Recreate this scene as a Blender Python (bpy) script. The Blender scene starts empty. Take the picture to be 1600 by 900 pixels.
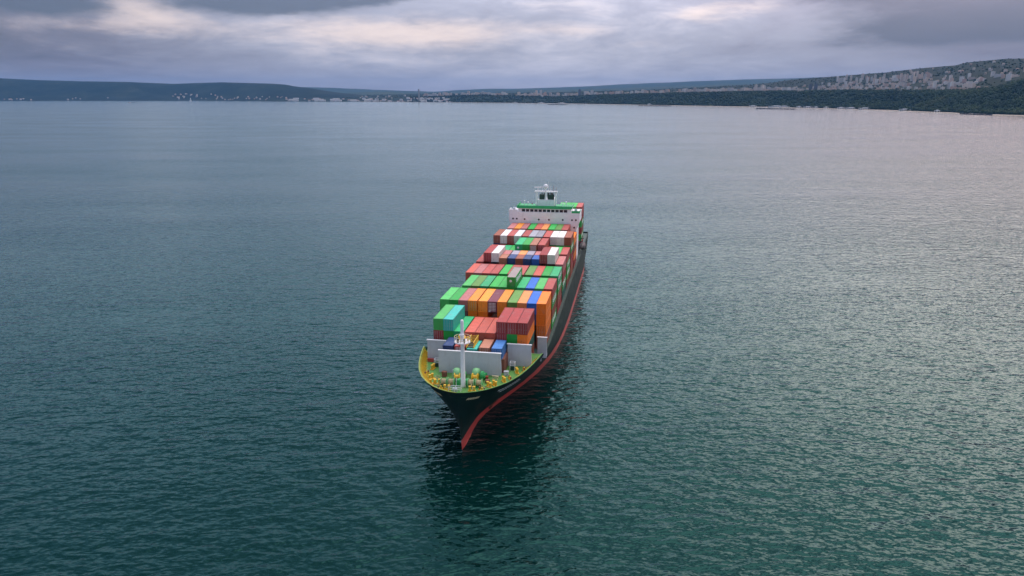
import bpy, math, random
import numpy as np
from mathutils import Vector, Matrix, noise as mnoise

random.seed(11)
rng = np.random.default_rng(11)
sc = bpy.context.scene
col = sc.collection
R = math.radians

# ------------------------------------------------------------------ camera
CAM_H = 75.7
F_PX = 1108.9            # focal length in pixels of a 1600 px wide frame
PITCH = 0.26518
ROLL = 0.0
cam_d = bpy.data.cameras.new("camera")
cam_d.sensor_width = 36.0
cam_d.lens = 36.0 * F_PX / 1600.0
cam_d.clip_start = 1.0
cam_d.clip_end = 90000.0
cam = bpy.data.objects.new("camera", cam_d)
col.objects.link(cam)
cam.location = (0, 0, CAM_H)
cam.rotation_euler = (Matrix.Rotation(math.pi / 2 - PITCH, 4, 'X') @ Matrix.Rotation(ROLL, 4, 'Z')).to_euler()
sc.camera = cam

# ------------------------------------------------------------------ sun, sky, exposure
SUN_EL, SUN_AZ = R(66), R(35)        # azimuth measured from +Y towards +X
sun_d = bpy.data.lights.new("sun", 'SUN')
sun_d.energy = 0.5
sun_d.angle = R(50)
sun_d.color = (1.0, 0.96, 0.92)
sun = bpy.data.objects.new("sun", sun_d)
col.objects.link(sun)
SUN_DIR = Vector((math.cos(SUN_EL) * math.sin(SUN_AZ), math.cos(SUN_EL) * math.cos(SUN_AZ), math.sin(SUN_EL)))
sun.rotation_euler = SUN_DIR.to_track_quat('Z', 'Y').to_euler()

sc.view_settings.view_transform = 'Standard'
sc.view_settings.look = 'None'
sc.view_settings.gamma = 1.0
sc.view_settings.exposure = 1.2
sc.cycles.use_denoising = True
sc.cycles.max_bounces = 6
sc.cycles.volume_bounces = 0
sc.cycles.sample_clamp_indirect = 6.0

world = bpy.data.worlds.new("World")
sc.world = world
world.use_nodes = True
wt = world.node_tree
wt.nodes.clear()


class NG:
    """small helper for writing node maths"""
    def __init__(s, tree):
        s.t = tree

    def n(s, typ, **kw):
        nd = s.t.nodes.new(typ)
        for k, v in kw.items():
            setattr(nd, k, v)
        return nd

    def put(s, sock, v):
        if isinstance(v, bpy.types.NodeSocket):
            s.t.links.new(v, sock)
        else:
            sock.default_value = v

    def m(s, op, a, b=0.0, c=0.0, clamp=False):
        nd = s.n('ShaderNodeMath', operation=op, use_clamp=clamp)
        s.put(nd.inputs[0], a)
        s.put(nd.inputs[1], b)
        s.put(nd.inputs[2], c)
        return nd.outputs[0]

    def noise(s, vec, scale, detail=4.0, rough=0.55, dist=0.0, lac=2.0):
        nd = s.n('ShaderNodeTexNoise')
        s.put(nd.inputs['Vector'], vec)
        nd.inputs['Scale'].default_value = scale
        nd.inputs['Detail'].default_value = detail
        nd.inputs['Roughness'].default_value = rough
        nd.inputs['Lacunarity'].default_value = lac
        nd.inputs['Distortion'].default_value = dist
        return nd.outputs['Fac']

    def mapping(s, vec, loc=(0, 0, 0), rot=(0, 0, 0), scale=(1, 1, 1)):
        nd = s.n('ShaderNodeMapping')
        s.put(nd.inputs['Vector'], vec)
        nd.inputs['Location'].default_value = loc
        nd.inputs['Rotation'].default_value = rot
        nd.inputs['Scale'].default_value = scale
        return nd.outputs[0]

    def ramp(s, fac, stops, interp='LINEAR'):
        nd = s.n('ShaderNodeValToRGB')
        nd.color_ramp.interpolation = interp
        el = nd.color_ramp.elements
        while len(el) < len(stops):
            el.new(0.5)
        for e, (p, c) in zip(el, stops):
            e.position = p
            e.color = (c[0], c[1], c[2], 1)
        s.put(nd.inputs['Fac'], fac)
        return nd.outputs['Color']

    def mix(s, fac, a, b, blend='MIX'):
        nd = s.n('ShaderNodeMix', data_type='RGBA', blend_type=blend)
        s.put(nd.inputs[0], fac)
        for sock, v in ((nd.inputs[6], a), (nd.inputs[7], b)):
            s.put(sock, v if isinstance(v, bpy.types.NodeSocket) else (v[0], v[1], v[2], 1))
        return nd.outputs[2]

    def maprange(s, v, a, b, c, d, smooth=False):
        nd = s.n('ShaderNodeMapRange')
        nd.interpolation_type = 'SMOOTHSTEP' if smooth else 'LINEAR'
        s.put(nd.inputs[0], v)
        for i, x in enumerate((a, b, c, d)):
            nd.inputs[i + 1].default_value = x
        return nd.outputs[0]


def srgb(r, g, b):
    def f(c):
        c /= 255.0
        return c / 12.92 if c <= 0.04045 else ((c + 0.055) / 1.055) ** 2.4
    return (f(r), f(g), f(b))


# clouded daylight sky: Nishita behind an uneven deck of stratocumulus
w = NG(wt)
tc = w.n('ShaderNodeTexCoord').outputs['Generated']
sepd = w.n('ShaderNodeSeparateXYZ')
w.put(sepd.inputs[0], tc)
dx, dy, dz = sepd.outputs
sky = w.n('ShaderNodeTexSky', sky_type='NISHITA')
sky.sun_disc = False
sky.sun_elevation = SUN_EL
sky.sun_rotation = SUN_AZ
sky.air_density = 1.2
sky.dust_density = 2.5
sky.ozone_density = 1.2
DEG = 180 / math.pi
az = w.m('MULTIPLY', w.m('ARCTAN2', dx, dy), DEG)
el = w.m('MULTIPLY', w.m('ARCSINE', dz), DEG)
elc = w.m('MAXIMUM', el, 0.0)
# flattened coordinates: cloud banks near the horizon are long and thin
cvec = w.n('ShaderNodeCombineXYZ')
w.put(cvec.inputs[0], w.m('MULTIPLY', az, 0.055))
w.put(cvec.inputs[1], w.m('MULTIPLY', w.m('POWER', elc, 0.75), 0.42))
cvec = cvec.outputs[0]
n_big = w.noise(w.mapping(cvec, loc=(3.1, 0.4, 0)), 1.0, 6.0, 0.55, 0.4)
n_mid = w.noise(w.mapping(cvec, loc=(7.7, 2.0, 1)), 2.7, 7.0, 0.6, 0.8)
n_d1 = w.m('SUBTRACT', w.noise(w.mapping(cvec, loc=(1, 5, 2)), 2.2, 6.0, 0.62), 0.5)
n_d2 = w.m('SUBTRACT', w.noise(w.mapping(cvec, loc=(9, 1, 4)), 2.6, 6.0, 0.62), 0.5)
azd = w.m('ADD', az, w.m('MULTIPLY', n_d1, 9.0))
eld = w.m('ADD', el, w.m('MULTIPLY', n_d2, 2.0))


def bank(a, e, wa, we, amt):
    x = w.m('DIVIDE', w.m('SUBTRACT', azd, a), wa)
    y = w.m('DIVIDE', w.m('SUBTRACT', eld, e), we)
    q = w.m('ADD', w.m('MULTIPLY', x, x), w.m('MULTIPLY', y, y))
    return w.m('MULTIPLY', w.m('EXPONENT', w.m('MULTIPLY', q, -1.0)), amt)


def masses(spots, lo, hi, wob):
    """cloud masses with ragged edges, gathered round the given bearings"""
    t = None
    for q in spots:
        x = bank(*q)
        t = x if t is None else w.m('ADD', t, x)
    t = w.m('ADD', t, w.m('MULTIPLY', w.m('SUBTRACT', n_mid, 0.5), wob))
    t = w.m('ADD', t, w.m('MULTIPLY', w.m('SUBTRACT', n_fine, 0.5), wob * 0.45))
    return w.maprange(t, lo, hi, 0.0, 1.0, True)


n_fine = w.noise(w.mapping(cvec, loc=(2.7, 6.0, 5)), 7.5, 6.0, 0.6, 0.5)
dotn = w.n('ShaderNodeVectorMath', operation='DOT_PRODUCT')
w.put(dotn.inputs[0], tc)
dotn.inputs[1].default_value = SUN_DIR
dots = w.m('MAXIMUM', dotn.outputs['Value'], 0.0)
glow = w.m('POWER', dots, 5.0)           # thin cloud lets more light through towards the sun
# even grey-lilac deck, a little lighter straight ahead
b = w.m('ADD', 0.40, w.m('MULTIPLY', w.m('SUBTRACT', n_big, 0.5), 0.45))
b = w.m('ADD', b, w.m('MULTIPLY', w.m('SUBTRACT', n_mid, 0.5), 0.30))
b = w.m('ADD', b, w.m('MULTIPLY', w.m('SUBTRACT', n_fine, 0.5), 0.16))
for q in ((0.0, 2.4, 17.0, 3.4, 0.13), (-37.0, 3.0, 13.0, 4.0, -0.24), (40.0, 2.0, 12.0, 3.0, -0.20)):
    b = w.m('ADD', b, bank(*q))
b = w.m('ADD', b, w.m('MULTIPLY', glow, 0.25))
ccol = w.ramp(b, [(0.0, srgb(48, 48, 58)), (0.2, srgb(72, 71, 83)), (0.45, srgb(102, 103, 115)),
                  (0.65, srgb(134, 133, 143)), (0.85, srgb(170, 160, 158)), (1.0, srgb(198, 184, 175))])
# sunlit cream tops
light = masses(((-26.6, 5.6, 3.0, 1.0, 0.95), (-26.0, 4.4, 8.0, 0.7, 0.60), (-12.0, 4.5, 6.0, 1.0, 0.85), (-5.0, 4.5, 5.0, 1.0, 0.85), (4.0, 4.8, 4.6, 0.65, 0.6), (-8.0, 3.2, 10.0, 1.0, 0.35),
                (13.8, 5.8, 2.6, 0.7, 0.95), (18.0, 6.3, 3.0, 0.45, 0.6), (4.0, 6.5, 5.0, 0.8, 0.35), (9.0, 3.6, 4.0, 0.4, 0.35)), 0.05, 1.45, 1.15)
ccol = w.mix(w.m('MULTIPLY', light, 0.78), ccol, srgb(158, 143, 136))
# heavy slate bases
dark = masses(((-32.5, 5.9, 4.6, 0.9, 1.2), (-18.5, 6.2, 6.8, 0.85, 1.25), (-11.0, 6.9, 4.5, 0.5, 0.8), (27.5, 4.4, 7.0, 1.2, 0.9), (35.0, 5.2, 8.5, 2.0, 1.2), (25.0, 6.6, 5.0, 0.8, 0.8),
               (-26.0, 8.6, 20.0, 1.4, 0.7), (28.0, 9.4, 16.0, 1.8, 0.6)), 0.10, 1.05, 1.1)
ccol = w.mix(w.m('MULTIPLY', dark, 0.90), ccol, srgb(45, 51, 65))
# dusty pink in the lowest degrees
low = w.maprange(el, 0.0, 3.0, 0.30, 0.0, True)
ccol = w.mix(low, ccol, srgb(122, 115, 126))
# an overcast sky brightens towards the zenith, and the deck thins out on the sunward side
gain = w.m('ADD', 0.80, w.m('MULTIPLY', w.m('MAXIMUM', dz, 0.0), 1.15))
gain = w.m('ADD', gain, w.m('MULTIPLY', glow, 0.35))
thin = bank(36.0, 20.0, 28.0, 9.0, 1.0)
gain = w.m('ADD', gain, w.m('MULTIPLY', thin, 5.0))
gain = w.m('ADD', gain, bank(-16.0, 20.0, 36.0, 9.5, 1.7))  # extra sky brightness left of centre, above the view, added to lift the water
upper = w.maprange(el, 7.5, 16.0, 0.0, 1.0, True)
ccol = w.mix(w.m('MULTIPLY', upper, 0.6), ccol, w.mix(1.0, ccol, (1.10, 1.0, 0.86), 'MULTIPLY'))
ccol = w.mix(w.m('MULTIPLY', thin, 0.8), ccol, srgb(158, 119, 110))
vs = w.n('ShaderNodeVectorMath', operation='SCALE')
w.put(vs.inputs[0], ccol)
w.put(vs.inputs['Scale'], w.m('MULTIPLY', gain, 14.8))
# breaks in the deck away from the horizon on the side turned from the sun
brk = w.m('MULTIPLY', w.maprange(el, 9.0, 24.0, 0.0, 1.0, True), w.maprange(az, -30.0, 28.0, 1.0, 0.15, True))
cover = w.m('SUBTRACT', 0.94, w.m('MULTIPLY', brk, w.maprange(n_big, 0.35, 0.62, 0.40, 0.80, True)))
skycol = w.mix(cover, sky.outputs[0], vs.outputs[0])
bg = w.n('ShaderNodeBackground')
w.put(bg.inputs['Color'], skycol)
bg.inputs['Strength'].default_value = 0.1
wo = w.n('ShaderNodeOutputWorld')
w.put(wo.inputs['Surface'], bg.outputs[0])
try:
    world.cycles.sampling_method = 'MANUAL'
    world.cycles.sample_map_resolution = 1024
except Exception:
    pass

# ------------------------------------------------------------------ helpers: materials


def new_mat(name):
    m = bpy.data.materials.new(name)
    m.use_nodes = True
    m.node_tree.nodes.clear()
    g = NG(m.node_tree)
    out = g.n('ShaderNodeOutputMaterial')
    p = g.n('ShaderNodeBsdfPrincipled')
    g.put(out.inputs['Surface'], p.outputs[0])
    return m, g, p


def simple(name, c, rough=0.55, metal=0.0, var=0.12, vscale=1.5, dirt=None, dirt_amt=0.35):
    """painted or plain surface with grain and blotchy wear"""
    m, g, p = new_mat(name)
    co = g.n('ShaderNodeTexCoord').outputs['Object']
    n1 = g.noise(co, vscale, 6.0, 0.65)
    lo = tuple(x * (1 - var) for x in c)
    hi = tuple(min(1, x * (1 + var)) for x in c)
    colr = g.ramp(n1, [(0.3, lo), (0.7, hi)])
    if dirt is not None:
        n2 = g.noise(g.mapping(co, scale=(1, 1, 0.25)), vscale * 1.7, 7.0, 0.7)
        colr = g.mix(g.maprange(n2, 0.52, 0.72, 0.0, dirt_amt, True), colr, dirt)
    g.put(p.inputs['Base Color'], colr)
    p.inputs['Metallic'].default_value = metal
    g.put(p.inputs['Roughness'], g.maprange(n1, 0.3, 0.7, max(0.05, rough - 0.1), min(1, rough + 0.1)))
    return m


def paint_by_object(name, fade_skylight, rough):
    """weathered container paint: its colour is the object's own colour"""
    m, g, p = new_mat(name)
    oi = g.n('ShaderNodeObjectInfo')
    co = g.n('ShaderNodeTexCoord').outputs['Object']
    sh = g.n('ShaderNodeVectorMath', operation='ADD')
    g.put(sh.inputs[0], co)
    rv = g.n('ShaderNodeCombineXYZ')
    g.put(rv.inputs[0], g.m('MULTIPLY', oi.outputs['Random'], 90.0))
    g.put(rv.inputs[1], g.m('MULTIPLY', oi.outputs['Random'], 37.0))
    g.put(sh.inputs[1], rv.outputs[0])
    v = sh.outputs[0]
    n1 = g.noise(v, 0.8, 6.0, 0.65)
    n2 = g.noise(g.mapping(v, scale=(2.5, 2.5, 0.3)), 1.2, 7.0, 0.7)
    n3 = g.noise(v, 3.5, 5.0, 0.6)
    c = oi.outputs['Color']
    if fade_skylight:   # roofs: paler tint, part sun fading, part skylight painted into the colour
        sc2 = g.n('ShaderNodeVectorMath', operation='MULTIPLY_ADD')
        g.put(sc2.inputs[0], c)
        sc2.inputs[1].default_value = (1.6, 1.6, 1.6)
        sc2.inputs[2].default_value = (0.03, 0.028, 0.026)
        c = g.mix(g.maprange(n1, 0.3, 0.75, fade_skylight * 0.55, fade_skylight, True), c, sc2.outputs[0])
    c = g.mix(g.maprange(n2, 0.50, 0.74, 0.0, 0.48, True), c, (0.11, 0.06, 0.04))
    c = g.mix(g.maprange(n3, 0.57, 0.70, 0.0, 0.45, True), c, (0.17, 0.075, 0.045))
    c = g.mix(g.maprange(g.noise(v, 0.35, 4.0, 0.6), 0.52, 0.70, 0.0, 0.16, True), c, (0.42, 0.36, 0.33))
    g.put(p.inputs['Base Color'], c)
    g.put(p.inputs['Roughness'], g.maprange(n1, 0.2, 0.8, rough - 0.1, rough + 0.12))
    return m


M_SIDE = paint_by_object("container_paint", 0.0, 0.5)
M_ROOF = paint_by_object("container_roof_faded_skylit", 1.0, 0.62)
M_WHITE = simple("white_paint", (0.84, 0.83, 0.84), 0.45, var=0.05, vscale=0.5, dirt=(0.42, 0.36, 0.30), dirt_amt=0.30)
M_GREYP = simple("pale_grey_paint", (0.50, 0.52, 0.56), 0.5, var=0.07, vscale=0.4, dirt=(0.34, 0.27, 0.22), dirt_amt=0.35)
M_HULL = simple("dark_green_hull_paint", (0.004, 0.021, 0.017), 0.7, var=0.22, vscale=0.25, dirt=(0.06, 0.038, 0.028), dirt_amt=0.5)
M_HULL.node_tree.nodes['Principled BSDF'].inputs['Specular IOR Level'].default_value = 0.2
M_BOOT = simple("red_boot_paint", (0.50, 0.055, 0.045), 0.5, var=0.16, vscale=0.35, dirt=(0.20, 0.06, 0.05), dirt_amt=0.45)
M_DECK = simple("green_deck_paint", (0.10, 0.28, 0.055), 0.6, var=0.22, vscale=0.45, dirt=(0.16, 0.13, 0.06), dirt_amt=0.4)
M_SDECK = simple("dull_side_deck_paint", (0.045, 0.09, 0.075), 0.65, var=0.25, vscale=0.4, dirt=(0.09, 0.06, 0.045), dirt_amt=0.4)
M_GREEN = simple("bright_green_machinery_paint", (0.03, 0.36, 0.10), 0.42, var=0.12, vscale=2.0, dirt=(0.10, 0.13, 0.06), dirt_amt=0.35)
M_LGREEN = simple("light_green_machinery_paint", (0.22, 0.52, 0.22), 0.45, var=0.12, vscale=2.0)
M_ROOFGREEN = simple("green_bridge_roof_paint", (0.02, 0.40, 0.13), 0.5, var=0.1, vscale=0.5)
M_YELLOW = simple("yellow_paint", (0.78, 0.46, 0.03), 0.5, var=0.12, vscale=1.2, dirt=(0.38, 0.17, 0.04), dirt_amt=0.5)
M_ROPE = simple("mooring_rope", (0.44, 0.36, 0.20), 0.85, var=0.25, vscale=6.0)
M_DARK = simple("dark_steel", (0.025, 0.026, 0.028), 0.55, var=0.3, vscale=1.0)
M_GLASS = simple("dark_window_glass", (0.015, 0.018, 0.03), 0.12, var=0.2, vscale=1.0)
M_LETTER = simple("white_lettering", (0.88, 0.88, 0.87), 0.5, var=0.04)
M_PALEYEL = simple("pale_yellow_lettering", (0.72, 0.60, 0.36), 0.5, var=0.08)
M_RUST = simple("rusty_steel", (0.22, 0.08, 0.05), 0.75, var=0.3, vscale=2.0)
M_GREENDK = simple("dark_green_louvre", (0.012, 0.05, 0.035), 0.5, var=0.2)

# ------------------------------------------------------------------ helpers: meshes


class MB:
    def __init__(s):
        s.v, s.f, s.mi = [], [], []
        s.cur = 0

    def quadmesh(s, verts, faces):
        o = len(s.v)
        s.v += [tuple(x) for x in verts]
        s.f += [tuple(i + o for i in f) for f in faces]
        s.mi += [s.cur] * len(faces)
        return s

    def box(s, c, size, rz=0.0, rx=0.0, ry=0.0):
        hx, hy, hz = size[0] / 2, size[1] / 2, size[2] / 2
        pts = [Vector((x * hx, y * hy, z * hz)) for z in (-1, 1) for y in (-1, 1) for x in (-1, 1)]
        if rz or rx or ry:
            mt = Matrix.Rotation(rz, 3, 'Z') @ Matrix.Rotation(ry, 3, 'Y') @ Matrix.Rotation(rx, 3, 'X')
            pts = [mt @ q for q in pts]
        c = Vector(c)
        return s.quadmesh([q + c for q in pts], [(0, 2, 3, 1), (4, 5, 7, 6), (0, 1, 5, 4), (2, 6, 7, 3), (0, 4, 6, 2), (1, 3, 7, 5)])

    def bx(s, x0, x1, y0, y1, z0, z1):
        return s.box(((x0 + x1) / 2, (y0 + y1) / 2, (z0 + z1) / 2), (abs(x1 - x0), abs(y1 - y0), abs(z1 - z0)))

    def tube(s, p0, p1, r0, r1=None, n=8):
        r1 = r0 if r1 is None else r1
        p0, p1 = Vector(p0), Vector(p1)
        d = (p1 - p0).normalized()
        a = Vector((0, 0, 1)) if abs(d.z) < 0.9 else Vector((1, 0, 0))
        u = d.cross(a).normalized()
        v = d.cross(u)
        vs = []
        for p, r in ((p0, r0), (p1, r1)):
            for i in range(n):
                t = 2 * math.pi * i / n
                vs.append(p + (u * math.cos(t) + v * math.sin(t)) * r)
        fs = [(i, (i + 1) % n, n + (i + 1) % n, n + i) for i in range(n)]
        fs += [tuple(reversed(range(n))), tuple(range(n, 2 * n))]
        return s.quadmesh(vs, fs)

    def lathe(s, c, prof, n=12, axis='Z'):
        """prof: list of (radius, height)"""
        c = Vector(c)
        vs, fs = [], []
        for r, h in prof:
            for i in range(n):
                t = 2 * math.pi * i / n
                x, y = r * math.cos(t), r * math.sin(t)
                q = {'Z': (x, y, h), 'X': (h, x, y), 'Y': (x, h, y)}[axis]
                vs.append(c + Vector(q))
        for k in range(len(prof) - 1):
            for i in range(n):
                fs.append((k * n + i, k * n + (i + 1) % n, (k + 1) * n + (i + 1) % n, (k + 1) * n + i))
        fs.append(tuple(reversed(range(n))))
        fs.append(tuple(range((len(prof) - 1) * n, len(prof) * n)))
        return s.quadmesh(vs, fs)

    def mesh(s, name, mats):
        me = bpy.data.meshes.new(name)
        me.from_pydata(s.v, [], s.f)
        for m in (mats if isinstance(mats, (list, tuple)) else [mats]):
            me.materials.append(m)
        if len(me.materials) > 1:
            me.polygons.foreach_set('material_index', s.mi)
        me.update()
        return me

    def build(s, name, mats, parent=None, smooth=False):
        me = s.mesh(name, mats)
        if smooth:
            me.polygons.foreach_set('use_smooth', [True] * len(me.polygons))
        return obj(name, me, parent)


def obj(name, me, parent=None):
    o = bpy.data.objects.new(name, me)
    col.objects.link(o)
    if parent is not None:
        o.parent = parent
    return o


def empty(name, loc=(0, 0, 0), rz=0.0, parent=None):
    o = bpy.data.objects.new(name, None)
    col.objects.link(o)
    o.location = loc
    o.rotation_euler = (0, 0, rz)
    if parent is not None:
        o.parent = parent
    return o


def tag(o, label=None, cat=None, group=None, kind=None):
    if label:
        o['label'] = label
    if cat:
        o['category'] = cat
    if group:
        o['group'] = group
    if kind:
        o['kind'] = kind
    return o


def lerp_tab(tab, x):
    return float(np.interp(x, [t[0] for t in tab], [t[1] for t in tab]))


# directions of the surveyed shoreline as bearings from the viewpoint
_c, _s = math.cos(PITCH), math.sin(PITCH)


def bearing(u, v):
    """unit ground bearing and slope for a sighting"""
    x, y = u - 800.0, v - 450.0
    x, y = x * math.cos(ROLL) + y * math.sin(ROLL), -x * math.sin(ROLL) + y * math.cos(ROLL)
    d = (x / F_PX, _c - (y / F_PX) * _s, -_s - (y / F_PX) * _c)
    h = math.hypot(d[0], d[1])
    return d[0] / h, d[1] / h, d[2] / h


# ------------------------------------------------------------------ sea
def sea_material():
    m, g, p = new_mat("sea_water")
    co = g.n('ShaderNodeTexCoord').outputs['Object']
    rot = R(-9)
    gust = g.maprange(g.noise(g.mapping(co, rot=(0, 0, rot), scale=(0.35, 1, 1)), 0.009, 5.0, 0.6), 0.33, 0.67, 0.6, 1.45)
    h = None
    for wave, stretch, amp, det, ang, off in ((26.0, 0.55, 0.40, 2.0, 6, 0), (7.0, 0.55, 0.42, 2.0, -14, 40), (3.0, 0.50, 0.52, 2.0, -6, 80),
                                              (1.5, 0.60, 0.22, 2.0, -22, 120)):
        v = g.mapping(co, loc=(off, off * 0.7, 0), rot=(0, 0, R(ang)), scale=(stretch, 1, 1))
        nz = g.noise(v, 1.0 / wave, det, 0.55, 0.35)
        cr = g.m('POWER', nz, 1.35)      # sharpen crests a little
        t = g.m('MULTIPLY', cr, amp)
        h = t if h is None else g.m('ADD', h, t)
    h = g.m('MULTIPLY', h, gust)
    bp = g.n('ShaderNodeBump')
    bp.inputs['Strength'].default_value = 1.0
    bp.inputs['Distance'].default_value = 1.0
    g.put(bp.inputs['Height'], h)
    # capillary ripples: random facet slopes finer than the waves above
    rip = g.n('ShaderNodeTexNoise')
    g.put(rip.inputs['Vector'], g.mapping(co, rot=(0, 0, R(-10)), scale=(0.6, 1, 1)))
    rip.inputs['Scale'].default_value = 1.5
    rip.inputs['Detail'].default_value = 2.0
    vm = g.n('ShaderNodeVectorMath', operation='SUBTRACT')
    g.put(vm.inputs[0], rip.outputs['Color'])
    vm.inputs[1].default_value = (0.5, 0.5, 0.5)
    vg = g.n('ShaderNodeVectorMath', operation='SCALE')
    g.put(vg.inputs[0], vm.outputs[0])
    g.put(vg.inputs['Scale'], gust)
    v2 = g.n('ShaderNodeVectorMath', operation='MULTIPLY')
    g.put(v2.inputs[0], vg.outputs[0])
    v2.inputs[1].default_value = (0.32, 0.48, 0.0)
    v3 = g.n('ShaderNodeVectorMath', operation='ADD')
    g.put(v3.inputs[0], v2.outputs[0])
    g.put(v3.inputs[1], bp.outputs[0])
    v4 = g.n('ShaderNodeVectorMath', operation='NORMALIZE')
    g.put(v4.inputs[0], v3.outputs[0])
    # water body plus a mirror that picks up the green of the water at steep angles
    nrm = v4.outputs[0]
    tone = g.noise(g.mapping(co, scale=(0.5, 1, 1)), 0.0035, 4.0, 0.6)
    dif = g.n('ShaderNodeBsdfDiffuse')
    g.put(dif.inputs['Color'], g.ramp(tone, [(0.3, (0.0003, 0.011, 0.0095)), (0.7, (0.0004, 0.016, 0.0135))]))
    fr = g.n('ShaderNodeFresnel')
    fr.inputs['IOR'].default_value = 1.333
    g.put(fr.inputs['Normal'], nrm)
    gl = g.n('ShaderNodeBsdfGlossy')
    gl.inputs['Roughness'].default_value = 0.13
    g.put(gl.inputs['Normal'], nrm)
    g.put(gl.inputs['Color'], g.ramp(fr.outputs[0], [(0.02, (0.26, 0.80, 0.74)), (0.14, (0.58, 1.0, 0.98)), (0.50, (0.88, 0.99, 1.0))]))
    mx = g.n('ShaderNodeMixShader')
    g.put(mx.inputs[0], fr.outputs[0])
    g.put(mx.inputs[1], dif.outputs[0])
    g.put(mx.inputs[2], gl.outputs[0])
    out = [n for n in m.node_tree.nodes if n.type == 'OUTPUT_MATERIAL'][0]
    g.put(out.inputs['Surface'], mx.outputs[0])
    m.node_tree.nodes.remove(p)
    return m


M_SEA = sea_material()
SEA_R = 26000.0
sea = MB().quadmesh([(-SEA_R, -SEA_R * 0.2, 0), (SEA_R, -SEA_R * 0.2, 0), (SEA_R, SEA_R, 0), (-SEA_R, SEA_R, 0)], [(0, 1, 2, 3)]).build('water', M_SEA)
tag(sea, 'choppy dark teal sea of the wide bay', None, None, 'structure')

# ------------------------------------------------------------------ land round the bay
TREE_H = 13.0
SHORE = [(-500, 157.5), (0, 157.8), (300, 157.6), (440, 158.6), (640, 159.6), (800, 161.2), (900, 162.4), (1000, 164.2), (1100, 166.0), (1200, 167.6),
         (1300, 170.2), (1400, 173.0), (1500, 177.3), (1550, 179.6), (1600, 181.0), (1750, 186.0), (2000, 196.0)]
TREETOP = [(430, 152), (560, 152), (680, 149.5), (760, 147), (800, 148.5), (870, 150), (940, 147.5), (1000, 145.5), (1060, 144), (1130, 142.5), (1200, 141.5),
           (1300, 140.5), (1400, 140.5), (1450, 141), (1500, 141.5), (1545, 138), (1575, 130), (1600, 123), (1700, 116), (2000, 112)]
RIDGE = [(430, 151), (700, 146), (800, 145.5), (1000, 141), (1180, 132), (1240, 124), (1280, 121), (1330, 117), (1380, 113.2), (1400, 110.6), (1440, 106),
         (1487, 102), (1500, 98), (1530, 95), (1560, 92), (1600, 91.5), (1750, 90), (2000, 96)]


def shore_dist(u):
    bx_, by_, sl = bearing(u, lerp_tab(SHORE, u))
    return -CAM_H / sl


def fbm(x, y, oct=4, seed=0.0):
    return mnoise.fractal(Vector((x, y, seed)), 1.0, 2.0, oct)


def coast_keys(u):
    d0 = shore_dist(u)
    k = min(1.0, d0 / 5000.0)
    d1 = d0 + 330 + 330 * k
    z1 = CAM_H + bearing(u, lerp_tab(TREETOP, u))[2] * d1 - TREE_H
    z1 = max(z1, 6.0)
    d2 = d1 + 2300 if u > 1000 else d1 + 1500
    z2 = CAM_H + bearing(u, lerp_tab(RIDGE, u))[2] * d2
    z2 = max(z2, z1 + 4)
    return d0, d1, z1, d2, z2


def coast_z(u, d):
    d0, d1, z1, d2, z2 = coast_keys(u)
    if d <= d0 + 8:
        return -1.0 + 2.0 * (d - d0 + 8) / 16.0
    if d < d0 + 45:
        return 1.0 + 2.0 * (d - d0 - 8) / 37.0
    if d < d1:
        t = (d - d0 - 45) / (d1 - d0 - 45)
        t = t * t * (3 - 2 * t)
        bump = fbm(u * 0.02, d * 0.006, 4, 3.0) * 5.0 * math.sin(math.pi * min(1, max(0, t)))
        return 3.0 + (z1 - 3.0) * t + bump
    if d < d2:
        t = (d - d1) / (d2 - d1)
        s_ = t ** 1.12
        return z1 + (z2 - z1) * s_ + fbm(u * 0.012, d * 0.0022, 4, 9.0) * 7.0 * math.sin(math.pi * t)
    return z2 - (d - d2) * 0.06


def polar_mesh(us, rows, zfun, dfun):
    vs, fs = [], []
    n = len(rows)
    for u in us:
        bx_, by_, _ = bearing(u, 150)
        for r in rows:
            d = dfun(u, r)
            vs.append((bx_ * d, by_ * d, zfun(u, d)))
    for i in range(len(us) - 1):
        for j in range(n - 1):
            a = i * n + j
            fs.append((a, a + n, a + n + 1, a + 1))
    return MB().quadmesh(vs, fs)


def land_material(name, c1, c2, c3, scale, field=None):
    m, g, p = new_mat(name)
    co = g.n('ShaderNodeTexCoord').outputs['Object']
    n1 = g.noise(co, scale, 8.0, 0.65)
    n2 = g.noise(co, scale * 6, 6.0, 0.7)
    c = g.ramp(n1, [(0.32, c1), (0.5, c2), (0.7, c3)])
    c = g.mix(g.maprange(n2, 0.35, 0.65, 0.0, 0.55), c, c1)
    if field is not None:
        n3 = g.noise(g.mapping(co, loc=(500, 90, 3)), scale * 1.4, 6.0, 0.6)
        c = g.mix(g.maprange(n3, 0.60, 0.68, 0.0, 0.6, True), c, field)
    g.put(p.inputs['Base Color'], c)
    p.inputs['Roughness'].default_value = 0.95
    p.inputs['Specular IOR Level'].default_value = 0.1
    bp = g.n('ShaderNodeBump')
    bp.inputs['Strength'].default_value = 0.9
    bp.inputs['Distance'].default_value = 9.0
    g.put(bp.inputs['Height'], n2)
    g.put(p.inputs['Normal'], bp.outputs[0])
    return m


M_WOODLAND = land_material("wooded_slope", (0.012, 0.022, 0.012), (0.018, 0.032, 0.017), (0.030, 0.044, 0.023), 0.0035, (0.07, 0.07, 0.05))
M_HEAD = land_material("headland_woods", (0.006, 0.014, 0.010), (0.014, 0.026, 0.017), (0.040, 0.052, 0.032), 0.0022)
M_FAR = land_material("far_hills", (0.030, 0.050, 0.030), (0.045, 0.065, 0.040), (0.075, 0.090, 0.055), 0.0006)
M_SAND = simple("beach_sand", (0.33, 0.28, 0.22), 0.95, var=0.15, vscale=0.05)

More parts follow.
